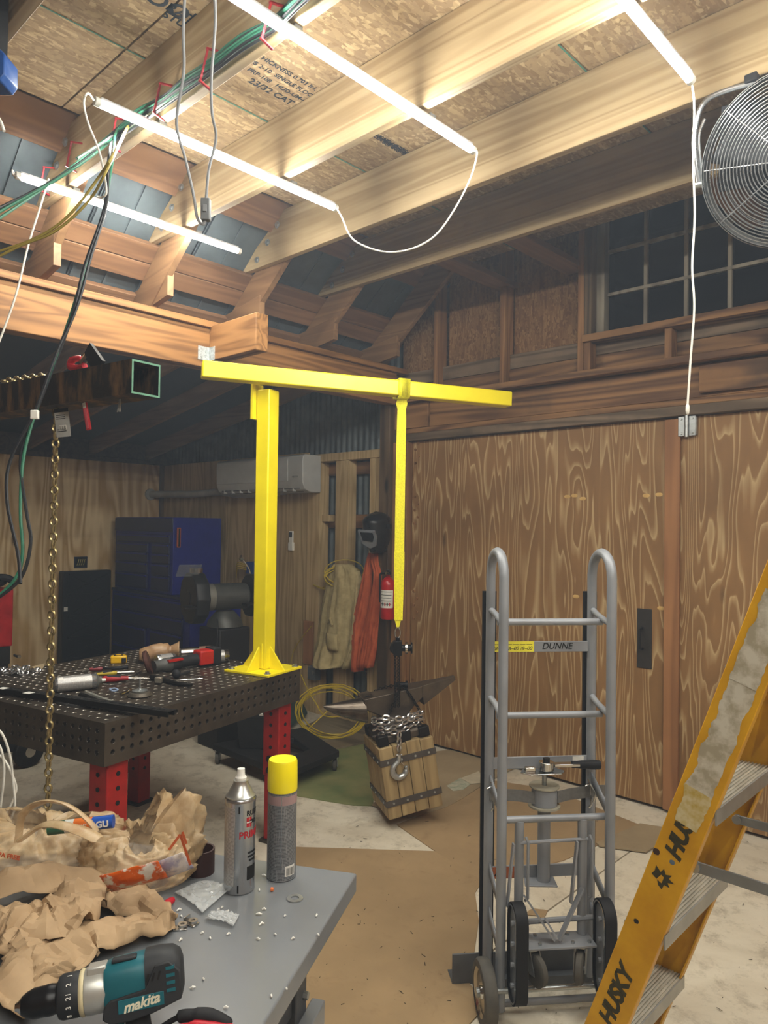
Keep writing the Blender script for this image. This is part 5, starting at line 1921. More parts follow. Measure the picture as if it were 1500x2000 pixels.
# tan work jacket
jk = E('work_jacket', at(665, 1300, Y=YG - .08), 'tan canvas work jacket hanging from a stud', 'jacket')
m_cvs = plain('tan_canvas', '#9d8d62', .85, c2='#b3a276', scale=20, bump=.3)
drape([(1102, 655, 690), (1118, 645, 703), (1150, 640, 706), (1190, 632, 704), (1240, 626, 702), (1275, 622, 697), (1295, 626, 690), (1302, 640, 680)], YG - .02, .10, 2.2, m_cvs, 'jacket_body', jk, fold=.06)
drape([(1115, 690, 705), (1150, 696, 712), (1200, 694, 712), (1260, 688, 708), (1304, 680, 694)], YG - .01, .06, 7.7, m_cvs, 'sleeve', jk, fold=.04)
q0 = at(645, 1250, Y=YG - .15)
B().grid(lambda u, v: (q0.x - .06 + .13 * u + .01 * v, YG - .155 + .02 * (2 * u - 1) ** 2 - .01 * math.sin(pi * v), q0.z + .05 - .13 * v), 6, 6).o('pocket', m_cvs, jk, world=True, solid=.006)
B().tube([(q0.x - .04, YG - .14, q0.z + .14), (q0.x, YG - .155, q0.z + .17), (q0.x + .02, YG - .15, q0.z + .12)], .012, 8, sub=4).o('cuff_strap', m_cvs, jk, world=True)
# orange leather sleeves / apron
ap = E('leather_apron', at(715, 1312, Y=YG - .06), 'orange leather welding apron hanging under the helmet', 'apron')
m_lea = plain('orange_leather', '#a84a26', .8, c2='#bd5c34', scale=14, bump=.2)
drape([(1080, 722, 736), (1100, 718, 730), (1150, 706, 728), (1200, 694, 722), (1225, 688, 718), (1260, 690, 716), (1310, 692, 712)], YG - .05, .04, 4.1, m_lea, 'apron_panel', ap, fold=.03)
drape([(1080, 728, 742), (1100, 730, 744), (1130, 734, 750), (1200, 722, 745), (1225, 716, 743), (1260, 708, 740), (1303, 703, 731)], YG - .07, .04, 6.4, m_lea, 'apron_panel', ap, fold=.03)
# welding helmet
hc_ = at(737, 1040, Y=YG - .14)
hm = E('welding_helmet', hc_ - V((0, 0, .16)), 'black welding helmet with grey window frame hung on the stud', 'helmet')
hM_ = frame(hc_, (math.cos(.30), math.sin(.30), 0), (-math.sin(.30), math.cos(.30), .18))
m_hel = plain('helmet_black', '#1b1c1e', .3)


def helm(u, v):
    a = -pi * .92 + pi * 1.84 * u
    w = v
    zz = .155 - .30 * w
    R = .105 * (1 - max(0, (.22 - w) / .22) ** 2.2 * .85) * (1 - .42 * max(0, (w - .55) / .45) ** 1.4)
    return hM_ @ V((R * math.sin(a) * .92, -R * math.cos(a) * 1.25, zz))


B().grid(helm, 30, 20).o('shell', m_hel, hm, world=True, solid=.004)
fx = []
for ux, vz in ((-.075, .06), (.06, .055), (.07, .0), (.05, -.07), (.0, -.09), (-.06, -.05)):
    fx.append((ux, vz))
b = B().prism(fx, .02, hM_ @ frame((-.01, -.118, -.01), (1, 0, 0), (0, -.25, 1)))
fr_ = b.o('window_frame', plain('helmet_grey', '#7d8084', .35, .2), hm, world=True, bev=.004)
B().prism([(-.055, .04), (.045, .035), (.05, -.0), (.035, -.035), (-.045, -.025)], .005, hM_ @ frame((-.01, -.139, -.01), (1, 0, 0), (0, -.25, 1))).o('dark_lens', plain('dark_lens', '#15171a', .08), hm, world=True)
B().cyl(hM_ @ V((.095, -.02, .05)), hM_ @ V((.125, -.02, .05)), .018, n=12).o('adjust_knob', m_hel, hm, world=True)
B().cyl(V((hc_.x, YG + .02, hc_.z + .1)), V((hc_.x, YG - .12, hc_.z + .12)), .006, n=8).o('peg', m_steel, hm, world=True)
# fire extinguisher
q = at(757, 1209, Y=YG - .16)
fe = E('fire_extinguisher', q, 'small red fire extinguisher on the corner post', 'fire extinguisher')
m_fer = plain('extinguisher_red', '#b01218', .3, coat=.3)
B().lathe([(0, 0), (.045, 0), (.054, .012), (.054, .25), (.05, .275), (.03, .30), (.016, .31), (.016, .325)], 26).o('cylinder', m_fer, fe)
fd = to_cam(q)
patch_cyl(q, .054, fd, -1.3, .75, .085, .215, plain('extinguisher_label', '#d9d7cf', .5), fe, 'instruction_label', 14)
for k in range(5):
    patch_cyl(q, .0545, fd, -1.1, .5, .20 - .022 * k, .204 - .022 * k, m_ink_k, fe, 'label_line', 8)
for k in range(4):
    patch_cyl(q, .0545, fd, -.8 + .32 * k, -.65 + .32 * k, .10, .125, m_ink_r if k % 2 else m_ink_k, fe, 'label_icon', 2)
b = B()
b.box((0, 0, .335), (.03, .028, .025)).bar((-.0, -.0, .352), (fd.x * .09, fd.y * .09, .365), .02, .006).bar((0, 0, .34), (fd.x * .07, fd.y * .07, .335), .02, .006)
b.o('valve_handle', m_black, fe)
B().tube([(-.015, 0, .335), (-.055, -.02, .33), (-.062, -.02, .27), (-.058, -.02, .12)], .009, 8, sub=5).o('hose', m_rub, fe)
B().cyl((.012, -.02, .337), (.014, -.034, .337), .012, n=12).o('pressure_gauge', m_gold, fe)
B().bx((-.02, .05, .18), (.02, .17, .2)).o('wall_bracket', m_steel, fe)
# yellow extension cord: coil on the wall hook and coil leaning on the floor
m_cord = plain('yellow_cord', '#b9a02a', .5)


def coil(cx, cy, rx, ry, n, D0, tiltd, seed, r=.0042, drift=.012):
    pts = []
    for k in range(n * 20 + 1):
        a = 2 * pi * k / 20
        j = .06 * noise.noise((k * .11, seed, 0))
        ph_ = k / 20
        e = 1 + .22 * noise.noise((ph_ * 1.7, seed, 2)) + j
        p = at(cx + rx * e * math.cos(a), cy + ry * e * math.sin(a) + 14 * noise.noise((ph_ * .8, seed, 5)), D=D0 - tiltd * math.sin(a) + drift * noise.noise((ph_ * 1.1, seed, 9)))
        pts.append(p)
    return pts


cd = E('extension_cord', at(650, 1448, Z=.02), 'coil of yellow extension cord leaning on the floor by the studs', 'cord')
Dc = (at(650, 1447, Z=.03) - CO).dot(CF)
B().tube(coil(648, 1392, 66, 50, 7, Dc + .14, .30, 1.0), .0045, 6).o('coiled_cord', m_cord, cd, world=True)
pts = [at(x, y, D=Dc + d) for x, y, d in ((588, 1318, .55), (600, 1345, .4), (618, 1375, .25), (640, 1400, .15), (700, 1392, .2))]
B().tube(pts, .0045, 6, sub=5).o('lead_end', m_cord, cd, world=True)
pts = [at(x, y, D=Dc + d) for x, y, d in ((640, 1388, .1), (600, 1425, -.02), (562, 1452, -.1), (548, 1468, -.12))]
B().tube(pts, .0045, 6, sub=5).o('lead_end', m_cord, cd, world=True)
cw_ = E('extension_cord', at(640, 1150, Y=YG - .03), 'small coil of yellow cord hung behind the tan jacket', 'cord')
B().tube(coil(670, 1122, 36, 20, 4, (at(670, 1122, Y=YG - .05) - CO).dot(CF) + .02, .0, 3.0), .0045, 6).o('coiled_cord', m_cord, cw_, world=True)
Dw = (at(620, 1150, Y=YG - .03) - CO).dot(CF)
B().tube([at(x, y, Y=YG - .03) for x, y in ((650, 1120), (636, 1150), (612, 1142), (632, 1148), (640, 1130))], .0045, 6, sub=4).o('tail', m_cord, cw_, world=True)
T(B().tube([at(x, y, Y=YG - .03) for x, y in ((609, 1222), (590, 1245), (574, 1270), (568, 1298), (572, 1315))], .003, 6, sub=5).o('thin_wire', m_cord, None), 'thin yellow wire drooping down the plywood beside the crane base', 'wire')

# ---- blue tool chest
tcM = (-6.24, 3.72, 0)
tc = E('tool_chest', tcM, 'dark blue rolling tool chest with drawers in the corner', 'tool chest')
m_blue = plain('chest_blue', '#16227e', .42, var=.12)
m_blue2 = plain('drawer_slate', '#262a4c', .45, var=.1)
B().bx((-6.98, 3.47, .93), (-5.885, 3.98, 1.632)).o('top_chest', m_blue, tc, world=True, bev=.006)
B().bx((-6.99, 3.45, .12), (-5.55, 3.98, .905)).o('cabinet', m_blue, tc, world=True, bev=.006)
B().bx((-6.99, 3.44, .905), (-5.54, 3.98, .929)).o('cabinet_top', m_blue2, tc, world=True, bev=.003)
dw = [(-6.93, -5.93, 1.40, 1.47)]
for z0, z1 in ((1.30, 1.385), (1.21, 1.295), (1.10, 1.20)):
    dw += [(-6.93, -6.32, z0, z1), (-6.24, -5.93, z0, z1)]
dw += [(-6.93, -6.32, .96, 1.09), (-6.24, -5.93, .96, 1.09)]
for i, (a, c, z0, z1) in enumerate(dw):
    d_ = B().bx((a, 3.452, z0), (c, 3.471, z1)).o('drawer', m_blue2, tc, world=True, bev=.003)
    B().bx((a + .01, 3.440, z1 - .018), (c - .01, 3.453, z1 - .004)).o('drawer_pull', m_blue, d_, world=True)
for a, c, z0, z1 in ((-6.93, -5.66, .74, .885), (-6.93, -5.66, .60, .73), (-6.93, -6.30, .40, .59), (-6.20, -5.66, .40, .59), (-6.93, -6.30, .16, .39), (-6.20, -5.66, .16, .39)):
    d_ = B().bx((a, 3.432, z0), (c, 3.451, z1)).o('drawer', m_blue2, tc, world=True, bev=.003)
    B().bx((a + .01, 3.420, z1 - .02), (c - .01, 3.433, z1 - .005)).o('drawer_pull', m_blue, d_, world=True)
B().bx((-6.98, 3.46, 1.50), (-5.886, 3.469, 1.625)).o('lid_front', m_blue2, tc, world=True, bev=.003)
for x, y in ((-6.9, 3.55), (-5.65, 3.55), (-6.9, 3.9), (-5.65, 3.9)):
    B().cyl((x - .02, y, .06), (x + .02, y, .06), .06, n=18).o('caster', m_rub, tc, world=True)
q = at(348, 1050, X=-5.884)
pb_ = E('pegged_tool', (-5.87, q.y, q.z - .1), 'orange and chrome utility knife stuck to the blue chest side', 'knife')
B().bx((-5.884, q.y - .018, q.z - .09), (-5.866, q.y + .018, q.z + .09)).o('handle', plain('orange_handle', '#b5562e', .45), pb_, world=True, bev=.005)
B().bx((-5.868, q.y - .008, q.z - .08), (-5.862, q.y + .008, q.z + .08)).o('blade_slot', m_dkiron, pb_, world=True)
# ---- black collapsed crate leaning by the wall
cr = E('folded_crate', (-7.05, 3.2, 0), 'black folded plastic crate standing against the left wall', 'crate')
m_crt = plain('crate_black', '#10161a', .5)
cz0, cz1, cy0, cy1 = .02, 1.10, 2.97, 3.455
B().bx((-7.12, cy0, cz0), (-7.03, cy1, cz1)).o('panel', m_crt, cr, world=True, bev=.008)
B().bx((-7.03, cy0, cz0), (-7.015, cy0 + .05, cz1)).o('edge_rail', m_crt, cr, world=True, bev=.003)
for k in range(5):
    z0 = .06 + .205 * k
    for s in (0, 1):
        B().bar((-7.026, cy0 + .06, z0 + (.19 if s else 0)), (-7.026, cy1 - .01, z0 + (0 if s else .19)), .012, .014, up=(1, 0, 0)).o('cross_rib', m_crt, cr, world=True)
    B().bar((-7.026, cy0 + .06, z0 - .006), (-7.026, cy1 - .01, z0 - .006), .012, .014, up=(1, 0, 0)).o('rib', m_crt, cr, world=True)
B().bx((-7.016, cy0 + .01, .72), (-7.010, cy0 + .045, .76)).o('white_tag', m_paper_l, cr, world=True)
# ---- red welder at the left edge
wq = at(27, 1150, X=-5.3)
wd = E('welding_machine', (-5.5, wq.y - .25, 0), 'red welding machine on a cart at the left edge', 'welder')
m_wred = plain('welder_red', '#a3121a', .4)
B().bx((-5.75, wq.y - .55, .72), (-5.3, wq.y, 1.115)).o('case', m_wred, wd, world=True, bev=.008)
B().bx((-5.74, wq.y - .54, .60), (-5.31, wq.y - .01, .72)).o('lower_panel', m_black, wd, world=True, bev=.004)
B().bx((-5.8, wq.y - .6, .3), (-5.25, wq.y + .06, .33)).o('cart_shelf', m_black, wd, world=True)
B().bx((-5.74, wq.y - .54, .33), (-5.31, wq.y - .02, .60)).o('feeder_box', m_black, wd, world=True, bev=.004)
for x in (-5.78, -5.28):
    for y in (wq.y - .55, wq.y + .03):
        B().cyl((x - .02, y, .15), (x + .02, y, .15), .15 if y > wq.y else .1, n=24).o('cart_wheel', m_rub, wd, world=True) if y > wq.y else B().bx((x - .02, y - .02, 0), (x + .02, y + .02, .3)).o('cart_leg', m_black, wd, world=True)
B().cyl((-5.28, wq.y + .01, .66), (-5.20, wq.y + .01, .66), .012, n=8).o('gas_fitting', m_chrome, wd, world=True)
gv = E('work_gloves', (-5.45, wq.y - .12, 1.115), 'black welding gloves lying on top of the red machine', 'gloves')
b = B()
for k in range(3):
    b.sph((-5.45 + .05 * k, wq.y - .1 - .04 * k, 1.15 + .012 * k), .07, 14, (1.2, 1.5, .5))
b.o('glove', plain('black_leather', '#141414', .7, bump=.3), gv, world=True)
B().tube([(-5.4, wq.y - .12, 1.16), (-5.37, wq.y - .05, 1.19), (-5.36, wq.y + .02, 1.165)], [.03, .025, .018], 8, sub=4).o('glove_finger', m_rub, gv, world=True)

# ---- bench grinder on pedestal
gx0 = at(440, 1165, D=5.25)
gr = E('bench_grinder', (gx0.x, gx0.y, 0), 'grey bench grinder with black guards on a pedestal stand', 'bench grinder')
m_grn = plain('grinder_grey', '#43433f', .45, .2)
gdir = (_crh * .80 + _cfh * .55).normalized()
b = B()
b.cyl(gx0 - gdir * .16, gx0 + gdir * .16, .095, n=24)
b.o('motor', m_grn, gr, world=True, bev=.012)
B().cyl(gx0 - gdir * .165, gx0 - gdir * .10, .097, n=24).o('motor_end_bell', plain('grinder_light', '#77756d', .4, .3), gr, world=True)
for s in (-1, 1):
    c_ = gx0 + gdir * (s * .225)
    B().cyl(c_ - gdir * .05, c_ + gdir * .05, .185 if s < 0 else .16, n=10).o('wheel_guard', m_black, gr, world=True, bev=.01)
    B().cyl(c_ - gdir * .054 - V((0, 0, 0)), c_ + gdir * .054, .05, n=14).o('guard_hub', m_black, gr, world=True)
    p = c_ - _cfh * .14 - V((0, 0, .05))
    B().box((0, 0, 0), (.10, .09, .012), frame(p, gdir, _cfh)).o('tool_rest', m_dkiron, gr, world=True)
B().box((0, 0, 0), (.16, .004, .11), frame(gx0 - gdir * .24 - _cfh * .12 + V((0, 0, .2)), gdir, _cfh * .8 + V((0, 0, .6)))).o('eye_shield', plain('clear_shield', '#9aa0a2', .1, alpha=.35), gr, world=True)
B().cyl(gx0 - gdir * .22 + V((0, 0, .165)), gx0 - gdir * .22 + V((0, 0, .21)), .045, n=14).o('lamp_cup', m_chrome, gr, world=True)
B().lathe([(.13, 0), (.12, .04), (.08, .09), (.06, .11)], 18, Tr(gx0 - V((0, 0, .21)))).o('foot', m_grn, gr, world=True)
B().bx((gx0.x - .13, gx0.y - .13, .0), (gx0.x + .13, gx0.y + .13, gx0.z - .215)).o('pedestal', m_black, gr, world=True, bev=.01)
B().tube([gx0 + V((.05, -.1, -.15)), gx0 + V((.12, -.14, -.2)), gx0 + V((.13, -.15, -.5)), gx0 + V((.17, -.16, -.75))], .005, 6, sub=5).o('power_lead', m_rub, gr, world=True)
b = B()
b.tube([gx0 + gdir * .2 + V((0, 0, .14)), gx0 + gdir * .18 + V((0, 0, .2)), gx0 + gdir * .13 + V((0, 0, .27))], .006, 6)
b.tube([gx0 + gdir * .13 + V((0, 0, .27)), gx0 + gdir * .11 + V((0, 0, .28))], .02, 8)
b.o('lamp_arm', m_chrome, gr, world=True)
wbx = E('wire_box', (-5.15, 4.04, at(490, 1105, Y=4.03).z), 'small blue junction box with yellow wires behind the grinder', 'junction box')
q = at(492, 1110, Y=4.03)
B().bx((q.x - .05, 4.0, q.z - .05), (q.x + .06, YG, q.z + .06)).o('box', plain('box_blue', '#23488c', .5), wbx, world=True, bev=.003)
for k in range(4):
    B().tube([(q.x - .04, 4.0, q.z + .03 - .015 * k), (q.x - .12, 3.96, q.z + .05 - .02 * k), (q.x - .2, 4.0, q.z - .01 - .03 * k)], .004, 5, sub=4).o('loose_wire', m_cord, wbx, world=True)

# ---- black plastic dolly with a dark bin under the table, other casters
do = E('furniture_dolly', at(560, 1480, Z=0), 'black plastic furniture dolly under the welding table corner', 'dolly')
m_dol = plain('dolly_plastic', '#1b1a19', .7, bump=.1)
DP = [at(x, y, Z=.13) for x, y in ((415, 1452), (592, 1420), (663, 1466), (560, 1508))]
cen = sum(DP, V((0, 0, 0))) / 4
out = [cen + (p - cen) * 1.0 for p in DP]
innr = [cen + (p - cen) * .45 for p in DP]
b = B()
b.loft([[p + V((0, 0, -.045)) for p in innr], [p + V((0, 0, -.045)) for p in out], out, innr], cap=False, closed=True)
b.o('deck', m_dol, do, world=True, bev=.006)
for k, p in enumerate(DP):
    c_ = cen + (p - cen) * .92
    w_ = B().cyl(V((c_.x, c_.y, .038)) - _crh * .012, V((c_.x, c_.y, .038)) + _crh * .012, .038, n=20).o('caster_wheel', m_grub, do, world=True, bev=.004)
    b = B()
    for s in (-1, 1):
        b.box((0, 0, 0), (.003, .03, .06), frame(V((c_.x, c_.y, .058)) + _crh * (.016 * s), _crh, _cfh))
    b.box((0, 0, 0), (.045, .045, .008), frame(V((c_.x, c_.y, .089)), _crh, _cfh))
    b.o('caster_fork', m_steel, w_, world=True)
bn = at(505, 1455, Z=.135)
bb_ = E('storage_bin', bn, 'black lidded bin standing on the dolly under the table', 'bin')
Mb = frame((bn.x, bn.y, .135), _crh, _cfh)
B().loft([[((-1 if k in (0, 3) else 1) * a, (-1 if k < 2 else 1) * a * .7, z) for k in range(4)] for a, z in ((.11, 0), (.13, .20), (.135, .2), (.135, .225), (.11, .24))], Mb).o('tub', m_dol, bb_, world=True, bev=.01)
B().cyl(Mb @ V((.03, -.095, .215)), Mb @ V((.03, -.085, .22)), .014, n=12).o('white_cap', m_white, bb_, world=True)
for (x, y, r, lab) in ((262, 1512, .05, 'grey caster wheel on the floor behind the near red leg'), (55, 1498, .1, 'black cart wheel under the left side of the table')):
    p = at(x, y, Z=0)
    cs = E('loose_caster', p, lab, 'wheel')
    B().cyl(V((p.x, p.y, r)) - _crh * .016 + _cfh * .01, V((p.x, p.y, r)) + _crh * .016 - _cfh * .01, r, n=26).o('tyre', m_rub if r > .06 else m_grub, cs, world=True, bev=.006)
    B().cyl(V((p.x, p.y, r)) - _crh * .02 + _cfh * .012, V((p.x, p.y, r)) + _crh * .02 - _cfh * .012, r * .35, n=16).o('hub', m_chrome if r > .06 else m_grub, cs, world=True)
    B().box((0, 0, 0), (.07, .06, .02), frame(V((p.x, p.y, 2 * r + .012)), _crh, _cfh)).o('mount_plate', m_black, cs, world=True)
# teal tarp scrap beyond the table's right corner
sheet('teal_mat', [(545, 1455), (556, 1438), (600, 1402), (586, 1375), (552, 1395)], plain('teal_plastic_sheet', '#2c4a44', .5), .03, .02, 'dark teal plastic lid lying behind the red table leg', 'lid')
# ================================================================ things on the welding table
def tz(px, py, h=0.0):
    return at(px, py, Z=TZ + h)


# tape measure
p = tz(232, 1294)
tm = E('tape_measure', p, 'yellow tape measure on the welding table', 'tape measure', M=frame(p, _crh * .95 + _cfh * .3, _cfh * .95 - _crh * .3))
m_ty = plain('tape_yellow', '#d9a90c', .4)
B().prism([(-.040, -.034), (.040, -.034), (.040, .0), (.030, .026), (.008, .034), (-.022, .032), (-.040, .012)], .038).o('case', m_ty, tm, bev=.006)
B().box((.026, -.032, .016), (.022, .014, .024)).o('black_mouth', m_rub, tm, bev=.002)
B().cyl((-.002, -.002, .038), (-.002, -.002, .0395), .024, n=20).o('side_badge', m_rub, tm)
B().cyl((-.002, -.002, .0395), (-.002, -.002, .041), .015, n=20).o('badge_centre', m_ty, tm)
# spray can lying down
a0, a1 = tz(105, 1338, .033), tz(184, 1330, .033)
axd = (a1 - a0).normalized()
lc = E('lying_spray_can', (a0 + a1) / 2 - V((0, 0, .033)), 'silver spray can lying on its side on the welding table', 'spray can', M=frame(a0 - axd * .0, V((0, 0, 1)).cross(axd), V((0, 0, 1)).cross(axd).cross(axd) * -1) if 0 else None)
def lying(o, a, d, prof_mats):
    zx = d.normalized()
    xx = V((0, 0, 1)).cross(zx).normalized()
    M = Matrix(((xx.x, 0, zx.x, a.x), (xx.y, 0, zx.y, a.y), (0, 1, 0, a.z), (0, 0, 0, 1)))
    for nm, pr, mt in prof_mats:
        B().lathe(pr, 26, M).o(nm, mt, o, world=True)
    return M
Mc = lying(lc, a0, a1 - a0, [('body', [(0, 0), (.030, 0), (.033, .004), (.033, .165), (.030, .17)], m_can), ('label', [(.0333, .012), (.0333, .15)], m_prnl), ('shoulder', [(.030, .168), (.0325, .172), (.022, .182), (.014, .19), (.013, .195)], m_steel), ('nozzle', [(.008, .194), (.007, .212), (0, .213)], m_white)])
B().grid(lambda u, v: Mc @ V((.0336 * math.cos(1.9 + .5 * u), .0336 * math.sin(1.9 + .5 * u), .016 + .018 * v)), 6, 2).o('barcode_label', m_paper_l, lc, world=True)
# angle grinder
ga_ = [tz(x, y, .035) for x, y in ((300, 1302), (345, 1292), (395, 1288))]
gg = E('angle_grinder', tz(345, 1300), 'red and black cordless angle grinder on the welding table', 'angle grinder')
gd_ = (ga_[2] - ga_[0]).normalized()
m_tred = plain('tool_red', '#b02018', .4)
m_tgry = plain('tool_grey', '#4a4a48', .45)
gp = lambda x, y, z: ga_[0] + gd_ * x + V((-gd_.y, gd_.x, 0)) * y + V((0, 0, z))
B().tube([gp(.0, 0, .0), gp(.06, 0, 0), gp(.10, 0, 0)], [.028, .034, .032], 12, sub=3).o('gear_head', m_tgry, gg, world=True)
B().tube([gp(.09, 0, 0), gp(.15, 0, .002), gp(.24, 0, .006)], [.034, .028, .030], 12, sub=3).o('body_grip', m_rub, gg, world=True)
B().box((0, 0, 0), (.09, .075, .075), frame(gp(.285, 0, .012), gd_, V((-gd_.y, gd_.x, 0)))).o('battery_base', m_tred, gg, world=True, bev=.008)
B().box((0, 0, 0), (.05, .08, .085), frame(gp(.34, 0, .014), gd_, V((-gd_.y, gd_.x, 0)))).o('battery', m_rub, gg, world=True, bev=.006)
B().bar(gp(.06, -.03, .022), gp(.14, -.028, .024), .02, .01).o('red_stripe', m_tred, gg, world=True)
wn_ = (gd_ * .75 - V((-gd_.y, gd_.x, 0)) * .5 + V((0, 0, .3))).normalized()
wc_ = gp(-.03, 0, .025)
wg = B().cyl(wc_ - wn_ * .010, wc_ + wn_ * .008, .058, n=24).o('wheel_guard', plain('guard_rust', '#4a2b22', .6, .2), gg, world=True, bev=.003)
B().cyl(wc_ - wn_ * .014, wc_ - wn_ * .011, .05, n=24).o('grinding_disc', plain('disc_brown', '#5a3a2c', .8), wg, world=True)
# second can (silver) behind the grinder, right end showing
a0, a1 = tz(388, 1284, .033), tz(440, 1281, .033)
c3 = E('lying_spray_can', (a0 + a1) / 2 - V((0, 0, .033)), 'silver can lying beyond the grinder battery', 'spray can')
lying(c3, a0, a1 - a0, [('body', [(0, 0), (.032, 0), (.033, .004), (.033, .15), (.031, .155), (0, .155)], m_chrome), ('label', [(.0333, .03), (.0333, .13)], m_prnl)])
a0, a1 = tz(305, 1292, .033), tz(338, 1288, .033)
c4 = E('lying_spray_can', (a0 + a1) / 2 - V((0, 0, .033)), 'silver can lying between grinder and plastic bag', 'spray can')
lying(c4, a0, a1 - a0, [('body', [(0, 0), (.032, 0), (.033, .004), (.033, .09), (.030, .098), (.02, .104), (0, .105)], m_can), ('label', [(.0333, .02), (.0333, .08)], m_prnl)])
a0, a1 = tz(352, 1276, .03), tz(408, 1272, .03)
c5 = E('cardboard_tube', (a0 + a1) / 2 - V((0, 0, .03)), 'silver and brown tube lying behind the angle grinder', 'tube')
lying(c5, a0, a1 - a0, [('silver_half', [(.0, 0), (.029, 0), (.029, .11)], m_chrome), ('brown_half', [(.0295, .10), (.0295, .17), (0, .17)], plain('tube_brown', '#7a5a4a', .6))])
# crumpled plastic bag round a bottle
p = tz(308, 1284)
pbag = E('wrapped_bottle', p, 'brown plastic bag wrapped round something at the table back', 'plastic bag')
a0, a1 = tz(272, 1280, .042), tz(330, 1275, .05)
rr = []
zx = (a1 - a0).normalized()
yy_ = V((-zx.y, zx.x, 0))
for k in range(22):
    t = k / 21
    c_ = a0 + zx * (.20 * t) + V((0, 0, .015 * t))
    R = .046 * math.sin(pi * min(1, .18 + t * .75)) ** .6 if t < .75 else .022 + .02 * (t - .75) / .25
    rr.append([c_ + yy_ * (R * math.cos(a) * (1 + .18 * noise.noise((4 * math.cos(a), 4 * math.sin(a), t * 7)))) + V((0, 0, R * math.sin(a) * (1 + .18 * noise.noise((4 * math.cos(a), 4 * math.sin(a), t * 7 + 3))))) for a in [2 * pi * q / 20 for q in range(20)]])
B().loft(rr).o('bag', plain('brown_film', '#8f6f50', .3, c2='#a58664', scale=20), pbag, world=True, ang=3)


def driver(pa, pb, col, lab, r=.014, blade=.09):
    a, b_ = tz(*pa, r), tz(*pb, r)
    d = (b_ - a).normalized()
    L = (b_ - a).length
    o = E('screwdriver', (a + b_) / 2 - V((0, 0, r)), lab, 'screwdriver')
    B().tube([a, a + d * .01, a + d * (L - blade) * .5, a + d * (L - blade)], [r * .7, r, r * .85, r * .6], 10).o('handle', plain('grip' + col, col, .45), o, world=True)
    B().tube([a + d * .02 + V((0, 0, r * .5)), a + d * (L - blade) * .7 + V((0, 0, r * .45))], r * .62, 8).o('black_grip', m_rub, o, world=True)
    B().tube([a + d * (L - blade - .005), b_ - V((0, 0, r * .5))], .0035, 7).o('blade', m_chrome, o, world=True)


driver((200, 1327), (300, 1322), '#9c1c22', 'red and black screwdriver pointing at the small clamp', .016, .11)
driver((200, 1306), (140, 1309), '#7c2a2e', 'short screwdriver with its blade to the left', .011, .08)
driver((228, 1314), (176, 1318), '#b39a1c', 'yellow and black screwdriver beside the lying can', .011, .03)


def tube_thing(name, pts, r, mat, lab, cat, h=.006, n=8, sub=4):
    P = [tz(x, y, h) for x, y in pts]
    return T(B().tube(P, r, n, sub=sub).o(name, mat, None), lab, cat)


tube_thing('marker_pen', ((196, 1304), (222, 1305), (250, 1303)), [.006, .009, .008], m_rub, 'black marker pen behind the screwdrivers', 'pen', .008)
tube_thing('drill_bit', ((212, 1314), (262, 1312)), .006, m_chrome, 'chrome socket bar between the screwdrivers and grinder', 'tool', .008)
tube_thing('chisel', ((262, 1318), (275, 1310)), .005, m_chrome, 'small chrome punch below the grinder disc', 'tool', .006)
tube_thing('metal_rod', ((169, 1353), (205, 1367), (250, 1382)), .009, plain('rod_grey', '#8d8c84', .5, .4), 'pale round metal rod lying across the table front', 'rod', .011)
tube_thing('metal_rod', ((158, 1357), (190, 1370)), .011, m_dkiron, 'short dark metal rod behind the pale one', 'rod', .013)
tube_thing('welding_wire', ((395, 1325), (340, 1328), (322, 1322), (360, 1318), (405, 1322)), .0018, m_chrome, 'bent thin wire right of the clamp', 'wire', .004, 5, 6)
tube_thing('thin_needle', ((203, 1337), (238, 1336)), .0018, m_steel, 'thin steel needle in front of the red screwdriver', 'wire', .003, 5)
# clamp
cl = E('bar_clamp', tz(325, 1330), 'dark quick clamp lying right of the red screwdriver', 'clamp')
B().tube([tz(x, y, .012) for x, y in ((295, 1323), (320, 1328), (345, 1335), (375, 1338))], [.013, .011, .009, .007], 8, sub=4).o('jaw_arm', m_dkiron, cl, world=True)
B().box((0, 0, 0), (.032, .026, .026), frame(tz(310, 1328, .02), _crh, _cfh)).o('steel_block', plain('clamp_steel', '#8a8478', .4, .6), cl, world=True, bev=.003)
B().sph(tz(345, 1316, .022), .022, 14).o('black_knob', m_rub, cl, world=True)
B().tube([tz(350, 1318, .02), tz(370, 1312, .012)], .006, 7).o('knob_stem', m_rub, cl, world=True)
# bolt
bl = E('hex_bolt', tz(245, 1353), 'shiny hex bolt lying on the table front', 'bolt')
B().cyl(tz(236, 1356, .008), tz(250, 1350, .008), .006, n=10).o('shank', m_chrome, bl, world=True)
B().cyl(tz(250, 1350, .008), tz(254, 1348, .008), .011, n=6).o('head', m_chrome, bl, world=True)
# blue knot of wire
T(B().tube([tz(x, y, h) for x, y, h in ((214, 1348, .004), (222, 1344, .012), (230, 1347, .004), (222, 1350, .008), (214, 1346, .01), (226, 1345, .006))], .0035, 6, sub=4).o('foil_twist', plain('pale_blue', '#8b9cb8', .4), None), 'pale blue twist of foil on the table front', 'scrap')
# cup brush
cbp = tz(273, 1360)
cbx = E('wire_cup_brush', cbp, 'steel wire cup brush standing on its bristles', 'brush')
B().lathe([(.045, 0), (.05, .006), (.042, .018), (.02, .022)], 22).o('bristles', plain('wire_bristle', '#5c554b', .5, .5, bump=.5, scale=90), cbx)
B().lathe([(.030, .02), (.032, .026), (.010, .032), (.009, .036)], 20).o('cup', m_steel, cbx)
B().lathe([(.004, .03), (.004, .075), (0, .076)], 10).o('shank', m_steel, cbx)
